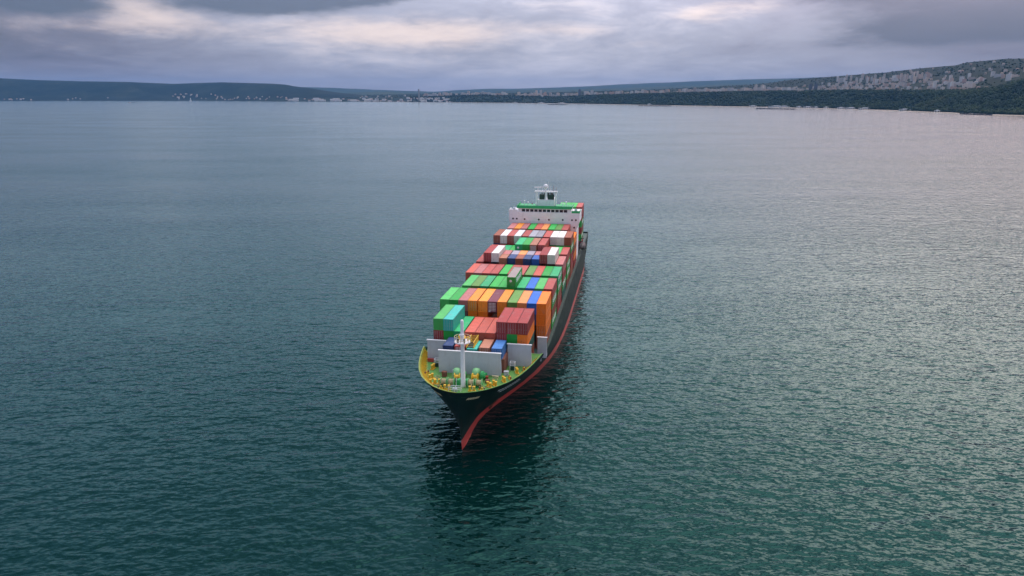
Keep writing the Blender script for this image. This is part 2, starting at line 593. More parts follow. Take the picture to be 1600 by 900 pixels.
# right-hand coast with the city slope
us = list(np.linspace(425, 2000, 260))


def d_coast(u, r):
    d0, d1, z1, d2, z2 = coast_keys(u)
    if r < 1:
        return d0 - 8 + r * 60
    if r < 2:
        return d0 + 52 + (r - 1) * (d1 - d0 - 52)
    if r < 3:
        return d1 + (r - 2) * (d2 - d1)
    return d2 + (r - 3) * 900


rows = [0, 0.13, 0.27, 0.6] + list(np.linspace(1, 2, 14, endpoint=False)) + list(np.linspace(2, 3, 30)) + [3.4, 4.0]
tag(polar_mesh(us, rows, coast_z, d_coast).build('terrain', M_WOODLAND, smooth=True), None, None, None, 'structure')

# sandy beach: a sheet laid on the first metres of the coast
bus = list(np.linspace(560, 2000, 300))


def beach_w(u):
    return 17.0 + 9.0 * fbm(u * 0.03, 0.0, 3, 5.0)


vs, fs = [], []
for i, u in enumerate(bus):
    bx_, by_, _ = bearing(u, 150)
    d0 = shore_dist(u)
    for d in (d0 - 4, d0 + 8, d0 + 8 + beach_w(u)):
        vs.append((bx_ * d, by_ * d, coast_z(u, d) + 0.35))
    if i:
        a = (i - 1) * 3
        fs += [(a, a + 3, a + 4, a + 1), (a + 1, a + 4, a + 5, a + 2)]
tag(MB().quadmesh(vs, fs).build('beach', M_SAND), None, None, None, 'structure')

# the left-hand headland
HEAD = [(-600, 112), (-300, 116), (-80, 120), (0, 122), (60, 125), (130, 127), (200, 128), (250, 130), (275, 131), (310, 129.6), (350, 128.5), (400, 130), (425, 130.6),
        (447, 132), (462, 135), (485, 137.5), (510, 142), (540, 146), (580, 150), (640, 153.5)]
HSH = [(-600, 157.5), (0, 157.8), (300, 157.6), (440, 158.4), (640, 158.9)]


def head_keys(u):
    d0 = -CAM_H / bearing(u, lerp_tab(HSH, u))[2]
    d2 = d0 + 1500
    z2 = CAM_H + bearing(u, lerp_tab(HEAD, u))[2] * d2
    return d0, d2, max(z2, 3)


def head_z(u, d):
    d0, d2, z2 = head_keys(u)
    t = (d - d0) / (d2 - d0)
    if t <= 1:
        t = max(t, 0)
        return -1 + (z2 + 1) * (0.25 * t + 0.75 * (t * t * (3 - 2 * t))) + fbm(u * 0.013, d * 0.0012, 5, 2.0) * 34 * math.sin(math.pi * t) * min(1, z2 / 150)
    return z2 - (d - d2) * 0.05


hus = list(np.linspace(-600, 640, 200))
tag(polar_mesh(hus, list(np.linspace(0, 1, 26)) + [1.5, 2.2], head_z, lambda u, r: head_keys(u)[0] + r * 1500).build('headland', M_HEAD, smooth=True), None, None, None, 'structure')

# pale far ridges closing the bay
FARR = [(-800, 140), (300, 140), (440, 137), (470, 135.6), (520, 137), (560, 139), (600, 140.5), (640, 142), (680, 143), (720, 140.5), (760, 138.5), (800, 138.5), (840, 137.5),
        (880, 136), (930, 134), (970, 131.5), (1050, 128.3), (1100, 126), (1150, 124.2), (1200, 122.8), (1270, 121), (1330, 118.5), (1450, 117), (2100, 120)]
FARM = [(-800, 150), (500, 149), (540, 144.5), (600, 143), (640, 145), (700, 144.5), (760, 143.5), (800, 141), (900, 139.5), (1000, 137), (1100, 133), (1200, 129), (2100, 130)]
for tab, dist, nm in ((FARR, 19000.0, 'far_hills'), (FARM, 14500.0, 'hills')):
    def fz(u, d, tab=tab, dist=dist):
        z2 = CAM_H + bearing(u, lerp_tab(tab, u))[2] * dist + fbm(u * 0.02, dist, 4, 1.0) * 9
        t = (d - dist + 1800) / 1800
        return z2 * (t if t <= 1 else 2 - t) ** 0.8 if 0 < t < 2 else -2.0
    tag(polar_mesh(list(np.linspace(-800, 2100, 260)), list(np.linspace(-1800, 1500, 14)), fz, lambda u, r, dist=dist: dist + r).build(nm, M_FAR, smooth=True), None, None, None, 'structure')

# ------------------------------------------------------------------ woods: thousands of crowns that read as one mass
ICO_V, ICO_F = None, None


def ico():
    t = (1 + 5 ** 0.5) / 2
    v = np.array([(-1, t, 0), (1, t, 0), (-1, -t, 0), (1, -t, 0), (0, -1, t), (0, 1, t), (0, -1, -t), (0, 1, -t), (t, 0, -1), (t, 0, 1), (-t, 0, -1), (-t, 0, 1)], float)
    v /= np.linalg.norm(v[0])
    f = np.array([(0, 11, 5), (0, 5, 1), (0, 1, 7), (0, 7, 10), (0, 10, 11), (1, 5, 9), (5, 11, 4), (11, 10, 2), (10, 7, 6), (7, 1, 8), (3, 9, 4), (3, 4, 2), (3, 2, 6), (3, 6, 8), (3, 8, 9), (4, 9, 5), (2, 4, 11), (6, 2, 10), (8, 6, 7), (9, 8, 1)])
    return v, f


ICO_V, ICO_F = ico()


def leaf_material():
    m, g, p = new_mat("foliage")
    co = g.n('ShaderNodeTexCoord').outputs['Object']
    n1 = g.noise(co, 0.008, 6.0, 0.68)
    n2 = g.noise(co, 0.16, 5.0, 0.7)
    c = g.ramp(n1, [(0.32, (0.010, 0.020, 0.011)), (0.48, (0.022, 0.040, 0.015)), (0.58, (0.045, 0.066, 0.020)), (0.70, (0.080, 0.070, 0.036))])
    c = g.mix(g.maprange(n2, 0.35, 0.65, 0.0, 0.6), c, (0.012, 0.022, 0.011))
    g.put(p.inputs['Base Color'], c)
    p.inputs['Roughness'].default_value = 0.9
    p.inputs['Specular IOR Level'].default_value = 0.15
    return m


M_LEAF = leaf_material()


def crowns(name, spots, label):
    """spots: (x, y, z of the ground, radius, height)"""
    n = len(spots)
    sp = np.array(spots)
    V = np.repeat(ICO_V[None], n, 0)
    V = V * (1 + rng.uniform(-0.34, 0.34, (n, 12, 1)))
    V[:, :, 0] *= sp[:, 3][:, None]
    V[:, :, 1] *= sp[:, 3][:, None]
    V[:, :, 2] *= sp[:, 4][:, None] * 0.62
    V[:, :, 2] += (sp[:, 2] + sp[:, 4] * 0.45)[:, None]
    V[:, :, 0] += sp[:, 0][:, None]
    V[:, :, 1] += sp[:, 1][:, None]
    Fc = (ICO_F[None] + (np.arange(n) * 12)[:, None, None]).reshape(-1, 3)
    me = bpy.data.meshes.new(name)
    me.vertices.add(n * 12)
    me.vertices.foreach_set('co', V.reshape(-1))
    me.loops.add(len(Fc) * 3)
    me.loops.foreach_set('vertex_index', Fc.reshape(-1).astype(np.int32))
    me.polygons.add(len(Fc))
    me.polygons.foreach_set('loop_start', np.arange(0, len(Fc) * 3, 3, dtype=np.int32))
    me.polygons.foreach_set('loop_total', np.full(len(Fc), 3, dtype=np.int32))
    me.materials.append(M_LEAF)
    me.update(calc_edges=True)
    me.validate()
    o = obj(name, me)
    return tag(o, label, 'trees', None, 'stuff')


spots = []
for _ in range(17000):
    u = random.uniform(640, 1900) if random.random() < 0.85 else random.uniform(1450, 1750)
    d0, d1, z1, d2, z2 = coast_keys(u)
    d = d0 + 46 + beach_w(u) * 0.5 + (d1 - d0 + 60) * random.random()
    if u < 900 and random.random() < 0.55:
        continue
    if fbm(u * 0.05, d * 0.01, 3, 8.0) > 0.42:
        continue
    bx_, by_, _ = bearing(u, 150)
    k = d / 5000
    r = random.uniform(3.2, 8.5) * (0.75 + 0.5 * k)
    spots.append((bx_ * d, by_ * d, coast_z(u, d) - 1, r, random.uniform(6, 17)))
crowns('coastal_wood', spots, 'dark green wood covering the bank above the sandy shore')
spots = []
for _ in range(4200):
    u = random.uniform(470, 1900)
    d0, d1, z1, d2, z2 = coast_keys(u)
    t = random.random() ** 1.1
    d = d1 + (d2 - d1) * t
    if fbm(u * 0.025, d * 0.004, 4, 21.0) < -0.05 and t < 0.6:
        continue
    bx_, by_, _ = bearing(u, 150)
    spots.append((bx_ * d, by_ * d, coast_z(u, d) - 1, random.uniform(4, 8.5), random.uniform(5, 9)))
crowns('hillside_trees', spots, 'scattered dark trees between the houses on the city slope')

# ------------------------------------------------------------------ the city and the port, building by building
def facade_material(name, wall, wall2, win, bay=3.4, storey=3.0):
    m, g, p = new_mat(name)
    co = g.n('ShaderNodeTexCoord').outputs['Object']
    oi = g.n('ShaderNodeObjectInfo')
    sp = g.n('ShaderNodeSeparateXYZ')
    g.put(sp.inputs[0], co)
    nrm = g.n('ShaderNodeSeparateXYZ')
    geo = g.n('ShaderNodeNewGeometry')
    g.put(nrm.inputs[0], geo.outputs['Normal'])
    fx = g.m('FRACT', g.m('DIVIDE', g.m('ADD', sp.outputs[0], sp.outputs[1]), bay))
    fz = g.m('FRACT', g.m('DIVIDE', sp.outputs[2], storey))
    wx = g.m('MULTIPLY', g.m('GREATER_THAN', fx, 0.28), g.m('LESS_THAN', fx, 0.74))
    wz = g.m('MULTIPLY', g.m('GREATER_THAN', fz, 0.32), g.m('LESS_THAN', fz, 0.80))
    side = g.m('LESS_THAN', g.m('ABSOLUTE', nrm.outputs[2]), 0.5)
    f = g.m('MULTIPLY', g.m('MULTIPLY', wx, wz), side)
    c = g.mix(oi.outputs['Random'], wall, wall2)
    c = g.mix(g.maprange(g.noise(co, 0.09, 5.0, 0.6), 0.3, 0.7, 0.0, 0.35), c, tuple(x * 0.75 for x in wall))
    c = g.mix(g.m('MULTIPLY', f, 0.85), c, win)
    top = g.m('GREATER_THAN', nrm.outputs[2], 0.6)
    c = g.mix(g.m('MULTIPLY', top, 0.7), c, (0.24, 0.17, 0.14))
    g.put(p.inputs['Base Color'], c)
    p.inputs['Roughness'].default_value = 0.8
    return m


M_F = [facade_material("cream_panel_facade", (0.82, 0.72, 0.64), (0.44, 0.35, 0.31), (0.34, 0.31, 0.31)),
       facade_material("pale_render_facade", (0.86, 0.80, 0.75), (0.46, 0.44, 0.44), (0.36, 0.34, 0.34)),
       facade_material("rose_facade", (0.58, 0.38, 0.31), (0.86, 0.72, 0.60), (0.34, 0.30, 0.29))]
M_TOWER = facade_material("dark_glass_facade", (0.13, 0.15, 0.18), (0.17, 0.18, 0.2), (0.04, 0.05, 0.07))
M_SHED = simple("whitewashed_wall", (0.72, 0.70, 0.68), 0.8, var=0.08, vscale=0.1)
M_TILE = simple("red_roof_tiles", (0.30, 0.11, 0.07), 0.85, var=0.2, vscale=0.3)
M_CONC = simple("weathered_concrete", (0.30, 0.29, 0.28), 0.9, var=0.2, vscale=0.2)
M_ROCK = simple("dark_wet_rock", (0.05, 0.05, 0.05), 0.8, var=0.4, vscale=0.3)


def block_mesh(kind, w_, d_, h_):
    """apartment block: slab with stair tower, parapet, setback or wing"""
    m = MB()
    m.bx(-w_ / 2, w_ / 2, -d_ / 2, d_ / 2, -12, h_)
    if kind == 0:
        m.bx(-w_ * 0.12, w_ * 0.12, -d_ * 0.3, d_ * 0.3, h_, h_ + 3.2)
    elif kind == 1:
        m.bx(-w_ * 0.36, w_ * 0.36, -d_ * 0.36, d_ * 0.36, h_, h_ + 3.0)
        m.bx(w_ * 0.05, w_ * 0.2, -d_ * 0.2, d_ * 0.2, h_ + 3.0, h_ + 5.4)
    elif kind == 2:
        m.bx(w_ / 2, w_ * 0.85, -d_ * 0.4, d_ * 0.4, -12, h_ * 0.72)
        m.bx(-w_ * 0.3, -w_ * 0.1, -d_ * 0.2, d_ * 0.2, h_, h_ + 3.0)
    else:
        m.quadmesh([(-w_ * .54, -d_ * .56, h_), (w_ * .54, -d_ * .56, h_), (w_ * .54, d_ * .56, h_), (-w_ * .54, d_ * .56, h_), (-w_ * .36, 0, h_ + d_ * .34), (w_ * .36, 0, h_ + d_ * .34)],
                   [(0, 1, 5, 4), (1, 2, 5), (2, 3, 4, 5), (3, 0, 4), (3, 2, 1, 0)])
    for i in range(3):   # balcony stacks on the sea side
        x = -w_ * 0.33 + i * w_ * 0.33
        m.bx(x - 1.6, x + 1.6, -d_ / 2 - 1.2, -d_ / 2, 1.5, max(2.5, h_ * 0.9))
    return m


BLOCKS = []
for k, (w_, d_, h_) in enumerate([(26, 13, 26), (18, 16, 42), (44, 13, 20), (15, 12, 11), (22, 14, 33), (34, 13, 26), (13, 11, 8), (20, 12, 14), (16, 15, 50), (60, 14, 22)]):
    kind = (0, 1, 2, 3, 0, 2, 3, 3, 1, 0)[k]
    mb = block_mesh(kind, w_, d_, h_)
    for fm in range(3):
        mats = [M_F[fm]]
        BLOCKS.append((k, kind, fm, mb.mesh('apartment_block', mats)))


def add_block(u, d, k, label, group, zfun=coast_z, fm=None, sc_=1.0, name='apartment_block', sink=0.0):
    fm = random.randrange(3) if fm is None else fm
    me = BLOCKS[k * 3 + fm][3]
    o = obj(name, me)
    bx_, by_, _ = bearing(u, 150)
    o.location = (bx_ * d, by_ * d, zfun(u, d) - sink)
    o.rotation_euler = (0, 0, -math.atan2(bx_, by_) + random.uniform(-0.7, 0.7))
    s_ = sc_ * random.uniform(0.88, 1.12)
    o.scale = (s_, s_, s_)
    return tag(o, label, 'building', group)


nb = 0
# (u range, t range between bank top and ridge, number, size choices, label, group, scale)
CLUSTERS = [
    ((1235, 1420), (0.02, 0.34), 66, (0, 3, 7, 6, 7, 4), 'small pale block among the dense houses on the lower city slope', 'lower slope blocks', 0.85),
    ((1300, 1450), (0.34, 0.62), 44, (1, 4, 8, 0, 1), 'tall pale tower block high on the right hillside city', 'upper slope tower blocks', 0.92),
    ((1450, 1530), (0.05, 0.40), 30, (4, 0, 1, 5, 2, 7), 'pale block above the wooded bank near the right hill', 'blocks near the right hill', 0.95),
    ((1520, 1640), (0.22, 0.52), 20, (0, 4, 7, 3, 2), 'scattered pale building at the foot of the right hill', 'buildings at the hill foot', 0.9),
    ((1380, 1600), (0.62, 0.93), 14, (6, 3, 7), 'tiny house high on the green hill at the right', 'houses on the right hill', 0.9),
    ((1075, 1250), (0.0, 0.18), 40, (0, 4, 5, 0, 2, 9), 'pale slab block on the skyline above the wooded shore', 'skyline slab blocks', 1.25),
    ((930, 1080), (0.0, 0.12), 30, (0, 7, 4, 5, 4), 'low pale block behind the shoreline wood right of the bridge', 'skyline blocks behind the ship', 1.2),
    ((660, 930), (-0.02, 0.22), 44, (0, 7, 5, 4, 2), 'hazy pale building behind the far shore at the centre', 'hazy central shore buildings', 1.35),
]
TAKEN = []
for ur, tr, n, ks, lab, grp, s_ in CLUSTERS:
    for _ in range(n):
        for _try in range(40):      # keep streets and gardens between the blocks
            u = random.uniform(*ur)
            d0, d1, z1, d2, z2 = coast_keys(u)
            d = d1 + 40 + (d2 - d1) * random.uniform(*tr)
            bx_, by_, _ = bearing(u, 150)
            q = Vector((bx_ * d, by_ * d, 0))
            if all((q - o2).length > 58 and abs(u - u2) + 0.012 * abs(d - d3) > 4.2 for o2, u2, d3 in TAKEN):
                break
        TAKEN.append((q, u, d))
        add_block(u, d, random.choice(ks), lab, grp, sc_=s_ * 0.82 * (0.75 + 0.25 * d / 5000))
        nb += 1
# the smaller houses that fill the streets between: too many and too small to tell apart
hv, hf = [], []
BOXF = [(0, 2, 3, 1), (4, 5, 7, 6), (0, 1, 5, 4), (2, 6, 7, 3), (0, 4, 6, 2), (1, 3, 7, 5)]
hm = MB()
for _ in range(340):
    r_ = random.random()
    if r_ < 0.62:
        u = random.triangular(1210, 1560, 1360)
        tt = random.triangular(0.0, 0.62, 0.14)
    elif r_ < 0.85:
        u = random.uniform(820, 1240)
        tt = random.triangular(0.0, 0.35, 0.04)
    else:
        u = random.uniform(560, 840)
        tt = random.uniform(0.0, 0.5)
    d0, d1, z1, d2, z2 = coast_keys(u)
    d = d1 + 20 + (d2 - d1) * tt
    if fbm(u * 0.03, d * 0.005, 3, 33.0) < -0.12:
        continue
    bx_, by_, _ = bearing(u, 150)
    k = 0.55 + 0.45 * d / 5000
    w_, d_, h_ = random.uniform(8, 17) * k, random.uniform(8, 12) * k, random.uniform(7, 15) * k
    z = coast_z(u, d)
    hm.cur = random.randrange(3)
    hm.box((bx_ * d, by_ * d, z + h_ / 2 - 3), (w_, d_, h_ + 6), random.uniform(-0.8, 0.8))
tag(hm.build('city_houses', M_F), 'dense small pale houses filling the streets of the hillside city', 'houses', None, 'stuff')
# village on the headland
for ur, tr, n, lab, grp in [((268, 345), (0.16, 0.42), 30, 'tiny pale house in the village on the left headland', 'headland village houses'),
                            ((345, 462), (0.10, 0.28), 24, 'tiny pale house along the low end of the left headland', 'low headland houses'),
                            ((0, 48), (0.04, 0.14), 9, 'pale building by the shore at the far left', 'far left shore buildings'),
                            ((100, 172), (0.08, 0.2), 5, 'lone pale house on the dark left headland', 'lone headland houses')]:
    for _ in range(n):
        u = random.uniform(*ur)
        d0, d2, z2 = head_keys(u)
        add_block(u, d0 + (d2 - d0) * random.uniform(*tr), random.choice((3, 7, 3, 6)), lab, grp, head_z, random.randrange(3), random.uniform(0.75, 1.3), name='village_house')
# distinct towers
for u, t, k, fm, s_, lab in [(838, 0.10, 8, 2, 1.25, 'tall pinkish tower block standing left of the dark tower on the skyline'),
                             (845, 0.13, 8, 1, 1.3, 'taller of the twin pale towers on the central skyline'),
                             (852, 0.10, 1, 2, 1.1, 'stepped pale block just right of the twin skyline towers'),
                             (1180, 0.06, 8, 0, 1.05, 'pale tower with dark roof above the wood left of the pier'),
                             (1190, 0.10, 1, 0, 1.0, 'pale block right beside the dark roofed tower'),
                             (1458, 0.12, 8, 1, 0.9, 'white tower block rising in front of the right hill'),
                             (1485, 0.10, 8, 1, 0.8, 'slim white tower left of the rosy block under the hill'),
                             (1510, 0.14, 2, 2, 1.0, 'broad rosy apartment block under the right hill'),
                             (1571, 0.20, 4, 1, 0.9, 'grey white block standing alone near the right frame edge')]:
    d0, d1, z1, d2, z2 = coast_keys(u)
    add_block(u, d1 + (d2 - d1) * t, k, lab, 'landmark towers', fm=fm, sc_=s_)
for u, lab in [(905.5, 'lone dark glass tower on the hazy central skyline'), (1265, 'dark blue tower block in the middle of the pale skyline city'), (1273, 'second dark blue tower just right of its twin')]:
    d0, d1, z1, d2, z2 = coast_keys(u)
    m = MB()
    hgt = 62 if u < 1000 else 44
    m.bx(-11, 11, -9, 9, -12, hgt)
    m.bx(-8, 8, -6, 6, hgt, hgt + 4)
    m.bx(-1, 1, -1, 1, hgt + 4, hgt + 9)
    o = m.build('tower_block', M_TOWER)
    bx_, by_, _ = bearing(u, 150)
    d = d1 + (d2 - d1) * 0.10
    o.location = (bx_ * d, by_ * d, coast_z(u, d))
    o.rotation_euler = (0, 0, -math.atan2(bx_, by_) + 0.2)
    tag(o, lab, 'tower', 'dark towers')

# port and shore sheds at the head of the bay
def shed_mesh(w_, d_, h_, tile=False):
    m = MB()
    m.bx(-w_ / 2, w_ / 2, -d_ / 2, d_ / 2, -4, h_)
    m.cur = 1
    m.quadmesh([(-w_ * .51, -d_ * .52, h_), (w_ * .51, -d_ * .52, h_), (w_ * .51, d_ * .52, h_), (-w_ * .51, d_ * .52, h_), (-w_ * .51, 0, h_ + d_ * .22), (w_ * .51, 0, h_ + d_ * .22)],
               [(0, 1, 5, 4), (1, 2, 5), (2, 3, 4, 5), (3, 0, 4)])
    return m.mesh('shed', [M_SHED, M_TILE if tile else M_CONC])


SHEDS = [shed_mesh(70, 24, 14), shed_mesh(38, 20, 18), shed_mesh(26, 18, 10, True), shed_mesh(110, 26, 12)]
for _ in range(70):
    u = random.uniform(440, 700)
    d0 = shore_dist(u)
    o = obj('warehouse', random.choice(SHEDS[:3]))
    bx_, by_, _ = bearing(u, 150)
    d = d0 + random.uniform(30, 420)
    o.location = (bx_ * d, by_ * d, coast_z(u, d))
    o.rotation_euler = (0, 0, -math.atan2(bx_, by_) + random.uniform(-0.25, 0.25))
    o.scale = [random.uniform(0.75, 1.15)] * 3
    tag(o, 'low white warehouse on the hazy harbour front left of centre', 'building', 'harbour warehouses')
m = MB()
m.lathe((0, 0, 0), [(11, -4), (10, 40), (8.5, 132), (8.8, 137)], 14)
m.bx(-14, 14, -12, 12, -4, 26)
m.lathe((0, 0, 0), [(8.6, 96), (8.6, 101)], 14)
o = m.build('power_station_chimney', M_CONC)
bx_, by_, _ = bearing(654.5, 150)
d = shore_dist(654.5) + 160
o.location = (bx_ * d, by_ * d, coast_z(654.5, d))
tag(o, 'tall grey chimney on the hazy harbour front left of centre', 'chimney')
for i, u in enumerate((589, 647, 664, 612)):
    e = empty('harbour_crane')
    m = MB()
    for sx in (-1, 1):
        for sy in (-1, 1):
            m.tube((sx * 9, sy * 7, -2), (sx * 5, sy * 4, 38), 1.4, n=5)
    m.bx(-9, 9, -7, 7, 36, 41)
    m.build('portal', M_CONC, e)
    m = MB()
    m.tube((0, 0, 41), (34 * (-1) ** i, -6, 78), 1.5, 0.8, n=5)
    m.build('jib', M_CONC, e)
    m = MB().bx(-5, 5, -4, 4, 41, 50)
    m.build('cab', M_SHED, e)
    bx_, by_, _ = bearing(u, 150)
    d = shore_dist(u) + 40
    e.location = (bx_ * d, by_ * d, 2)
    tag(e, ('thin harbour crane at the far left end of the quay', 'harbour crane just left of the tall grey chimney', 'harbour crane just right of the tall grey chimney', 'harbour crane between the quay end and the chimney')[i], 'crane', 'harbour cranes')

# white beach buildings
BEACH_B = [(1015, 30), (1178, 44), (1214, 95), (1227, 60), (1250, 30), (1264, 52), (1277, 24), (1293, 26), (1316, 34), (1332, 60), (1354, 62), (846, 60), (878, 70), (805, 50), (703, 44), (1417, 50), (1468, 22), (687, 60)]
for i, (u, w_) in enumerate(sorted(BEACH_B)):
    d0 = shore_dist(u)
    d = d0 + 34
    k = d / 4200
    e = empty('beach_pavilion')
    m = MB()
    m.bx(-w_ / 2, w_ / 2, -7, 7, -3, 5.5)
    m.build('wall', M_SHED, e)
    m = MB()
    m.bx(-w_ / 2 - 1.5, w_ / 2 + 1.5, -9, 8.5, 5.5, 6.3)
    m.bx(-w_ * .2, w_ * .25, -4, 4, 6.3, 9.0)
    m.build('roof', M_WHITE, e)
    n_op = max(2, int(w_ / 9))
    for j in range(n_op):
        x = -w_ / 2 + (j + 0.5) * w_ / n_op
        MB().bx(x - 2.6, x + 2.6, -7.12, -7.02, 0.2, 4.2).build('opening', M_GLASS, e)
    bx_, by_, _ = bearing(u, 150)
    e.location = (bx_ * d, by_ * d, coast_z(u, d))
    e.rotation_euler = (0, 0, -math.atan2(bx_, by_) + random.uniform(-0.1, 0.1))
    tag(e, 'low white beach building on the shoreline, the %s from the left' % ('first second third fourth fifth sixth seventh eighth ninth tenth eleventh twelfth thirteenth fourteenth fifteenth sixteenth seventeenth eighteenth'.split()[i]), 'building', 'white beach buildings')

# rock breakwaters lying off the beach
for i, (u0, v0, u1, v1, lab) in enumerate([(1183, 170.3, 1243, 171.2, 'long dark rock breakwater in the water before the white beach buildings'),
                                           (856, 163.8, 886, 164.0, 'thin dark breakwater at the centre of the far shore'),
                                           (998, 165.8, 1050, 166.0, 'low dark breakwater off the pale beach at centre right'),
                                           (1502, 178.6, 1551, 180.4, 'dark stone pier end reaching out at the far right shore')]):
    a_ = bearing(u0, v0)
    b_ = bearing(u1, v1)
    pa = Vector((a_[0], a_[1], 0)) * (-CAM_H / a_[2])
    pb = Vector((b_[0], b_[1], 0)) * (-CAM_H / b_[2])
    m = MB()
    L_ = (pb - pa).length
    for j in range(int(L_ / 4)):
        t = j / (L_ / 4)
        q = pa.lerp(pb, t) + Vector((random.uniform(-4, 4), random.uniform(-4, 4), random.uniform(0.4, 2.6)))
        m.box(q, (random.uniform(5, 9), random.uniform(5, 9), random.uniform(3.0, 6.0)), random.uniform(0, 3), random.uniform(-.4, .4), random.uniform(-.4, .4))
    o = m.build('breakwater', M_ROCK)
    tag(o, lab, 'breakwater', 'shore breakwaters')

# small craft far out on the left
def boat(u, v, L_, lab, mast):
    q = bearing(u, v)
    d = -CAM_H / q[2]
    e = empty('fishing_boat', (q[0] * d, q[1] * d, 0), 0.15)
    h = L_ / 2
    b_ = L_ * 0.13
    m = MB()
    secs = [(-h, 0.85, 2.2), (-h * .5, 1, 2.0), (h * .4, 1, 2.3), (h * .8, .55, 3.0), (h, .03, 3.6)]
    vs, fs = [], []
    for x, k, zt in secs:
        vs += [(x, -b_ * k * .6, -1), (x, -b_ * k, zt), (x, b_ * k, zt), (x, b_ * k * .6, -1)]
    for i_ in range(len(secs) - 1):
        for j in range(3):
            a = i_ * 4 + j
            fs.append((a, a + 4, a + 5, a + 1))
    fs += [(0, 1, 2, 3), (16, 19, 18, 17)]
    m.quadmesh(vs, fs).build('hull', M_DARK, e)
    MB().bx(-h * .75, -h * .2, -b_ * .7, b_ * .7, 1.9, 6.5).build('cabin', M_SHED, e)
    MB().tube((0, 0, 1.8), (0, 0, mast), .25, .12, 6).build('mast', M_SHED, e)
    MB().tube((h * .3, 0, 2.0), (h * .75, 0, mast * .7), .2, .1, 6).build('derrick', M_SHED, e)
    tag(e, lab, 'boat')


boat(205, 160.9, 62, 'tiny dark workboat far out on the left side of the bay', 17)
m = MB()
m.lathe((0, 0, 0), [(7, -2), (5, 18), (4, 34), (5, 36), (1, 44)], 10)
m.bx(-16, 10, -6, 6, -2, 10)
o = m.build('lighthouse', M_SHED)
q = bearing(298, 158.2)
d = -CAM_H / q[2]
o.location = (q[0] * d, q[1] * d, 0)
tag(o, 'small white lighthouse on the waterline below the headland village', 'lighthouse')

# ------------------------------------------------------------------ container ship
YAW = 0.16608
TC = 13.55                      # centreline, metres right of the port-side box edge
SX0, SY0 = -18.844, 177.48     # where the left edge of the orange row stands


def ship_to_world(t, s, z):
    return (SX0 + math.cos(YAW) * t + math.sin(YAW) * s, SY0 - math.sin(YAW) * t + math.cos(YAW) * s, z)


ship = empty('container_ship', ship_to_world(TC, 0, 0), -YAW)
tag(ship, 'large container ship with dark green hull and red boot line', 'ship')

LEVELS_HB = {
    0.0: [(-33.6, 0.0), (-32.8, 0.12), (-26, 0.22), (-19.2, 0.5), (-12.6, 1.7), (-6, 4.1), (3, 7.3), (11.3, 10.0), (21.6, 12.4), (30.5, 13.6), (40.7, 14.5), (60, 15.2), (135, 15.3), (163, 13.0)],
    2.6: [(-34.2, 0.0), (-33.4, 0.18), (-30, 0.3), (-22.7, 0.65), (-16.2, 1.6), (-10, 3.3), (-5.2, 5.2), (0.4, 8.0), (9, 10.5), (17.3, 12.3), (25, 13.5), (35, 14.4), (49, 15.0), (71, 15.3), (138, 15.3), (163, 14.0)],
    5.0: [(-34.7, 0.0), (-34, 0.35), (-31, 1.0), (-25, 2.2), (-19, 3.7), (-13, 5.7), (-6, 8.4), (0, 10.4), (8, 12.4), (17, 13.8), (26, 14.7), (41, 15.2), (60, 15.3), (140, 15.3), (163, 14.6)],
    10.0: [(-35.8, 0.0), (-34.6, 1.8), (-31.5, 4.2), (-28, 6.4), (-23, 8.8), (-17, 10.9), (-10, 12.8), (-2, 14.4), (6, 15.3), (14, 15.6), (26, 15.8), (145, 15.8), (163, 15.0)],
    15.3: [(-37.6, 0.0), (-37.2, 2.0), (-36.3, 4.0), (-35.0, 5.9), (-33, 7.8), (-30, 9.9), (-26, 11.7), (-22, 12.9), (-18, 13.8), (-13, 14.7), (-7, 15.4), (0, 15.75), (8, 15.8), (163, 15.2)],
}
LV = sorted(LEVELS_HB)


def stem(z):
    return float(np.interp(z, LV, [LEVELS_HB[k][0][0] for k in LV]))


def hb(s_, z):
    z = min(max(z, LV[0]), LV[-1])
    vals = []
    st = stem(z)
    for k in LV:
        tab = LEVELS_HB[k]
        # slide each waterline so that it starts at this level's stem
        sh = (tab[0][0] - st) * max(0.0, 1 - (s_ - st) / 25.0)
        vals.append(min(lerp_tab(tab, s_ + sh), 15.3))
    return float(np.interp(z, LV, vals))


def ztop(s_):
    return float(np.interp(s_, [-40, -11, -5, 170], [15.3, 15.3, 12.9, 12.9]))


TAU = [0, .006, .016, .03, .05, .075, .11, .15, .2, .26, .33, .41, .5, .6, .72, .85, 1.0]


def hull_rows(zs, name, mat, cap_bottom=False):
    stations = []
    for z in zs:
        st = stem(min(z, 15.3))
        stations.append([st + (62 - st) * tt for tt in TAU] + [90, 115, 135, 146, 155, 163])
    n = len(stations[0])
    m = MB()
    for sgn in (-1, 1):
        vs = []
        for zi, z in enumerate(zs):
            for k in range(n):
                s_ = stations[zi][k]
                zz = z
                if z > 12.5:
                    zz = min(z, ztop(s_))
                vs.append((sgn * hb(s_, zz), s_, zz))
        fs = []
        for zi in range(len(zs) - 1):
            for k in range(n - 1):
                a = zi * n + k
                f = (a, a + 1, a + n + 1, a + n)
                fs.append(f if sgn > 0 else tuple(reversed(f)))
        m.quadmesh(vs, fs)
    # transom
    vs = []
    for z in zs:
        zz = min(z, 12.9)
        vs += [(-hb(163, zz), 163, zz), (hb(163, zz), 163, zz)]
    m.quadmesh(vs, [(2 * i, 2 * i + 1, 2 * i + 3, 2 * i + 2) for i in range(len(zs) - 1)])
    return m.build(name, mat, ship, smooth=False)


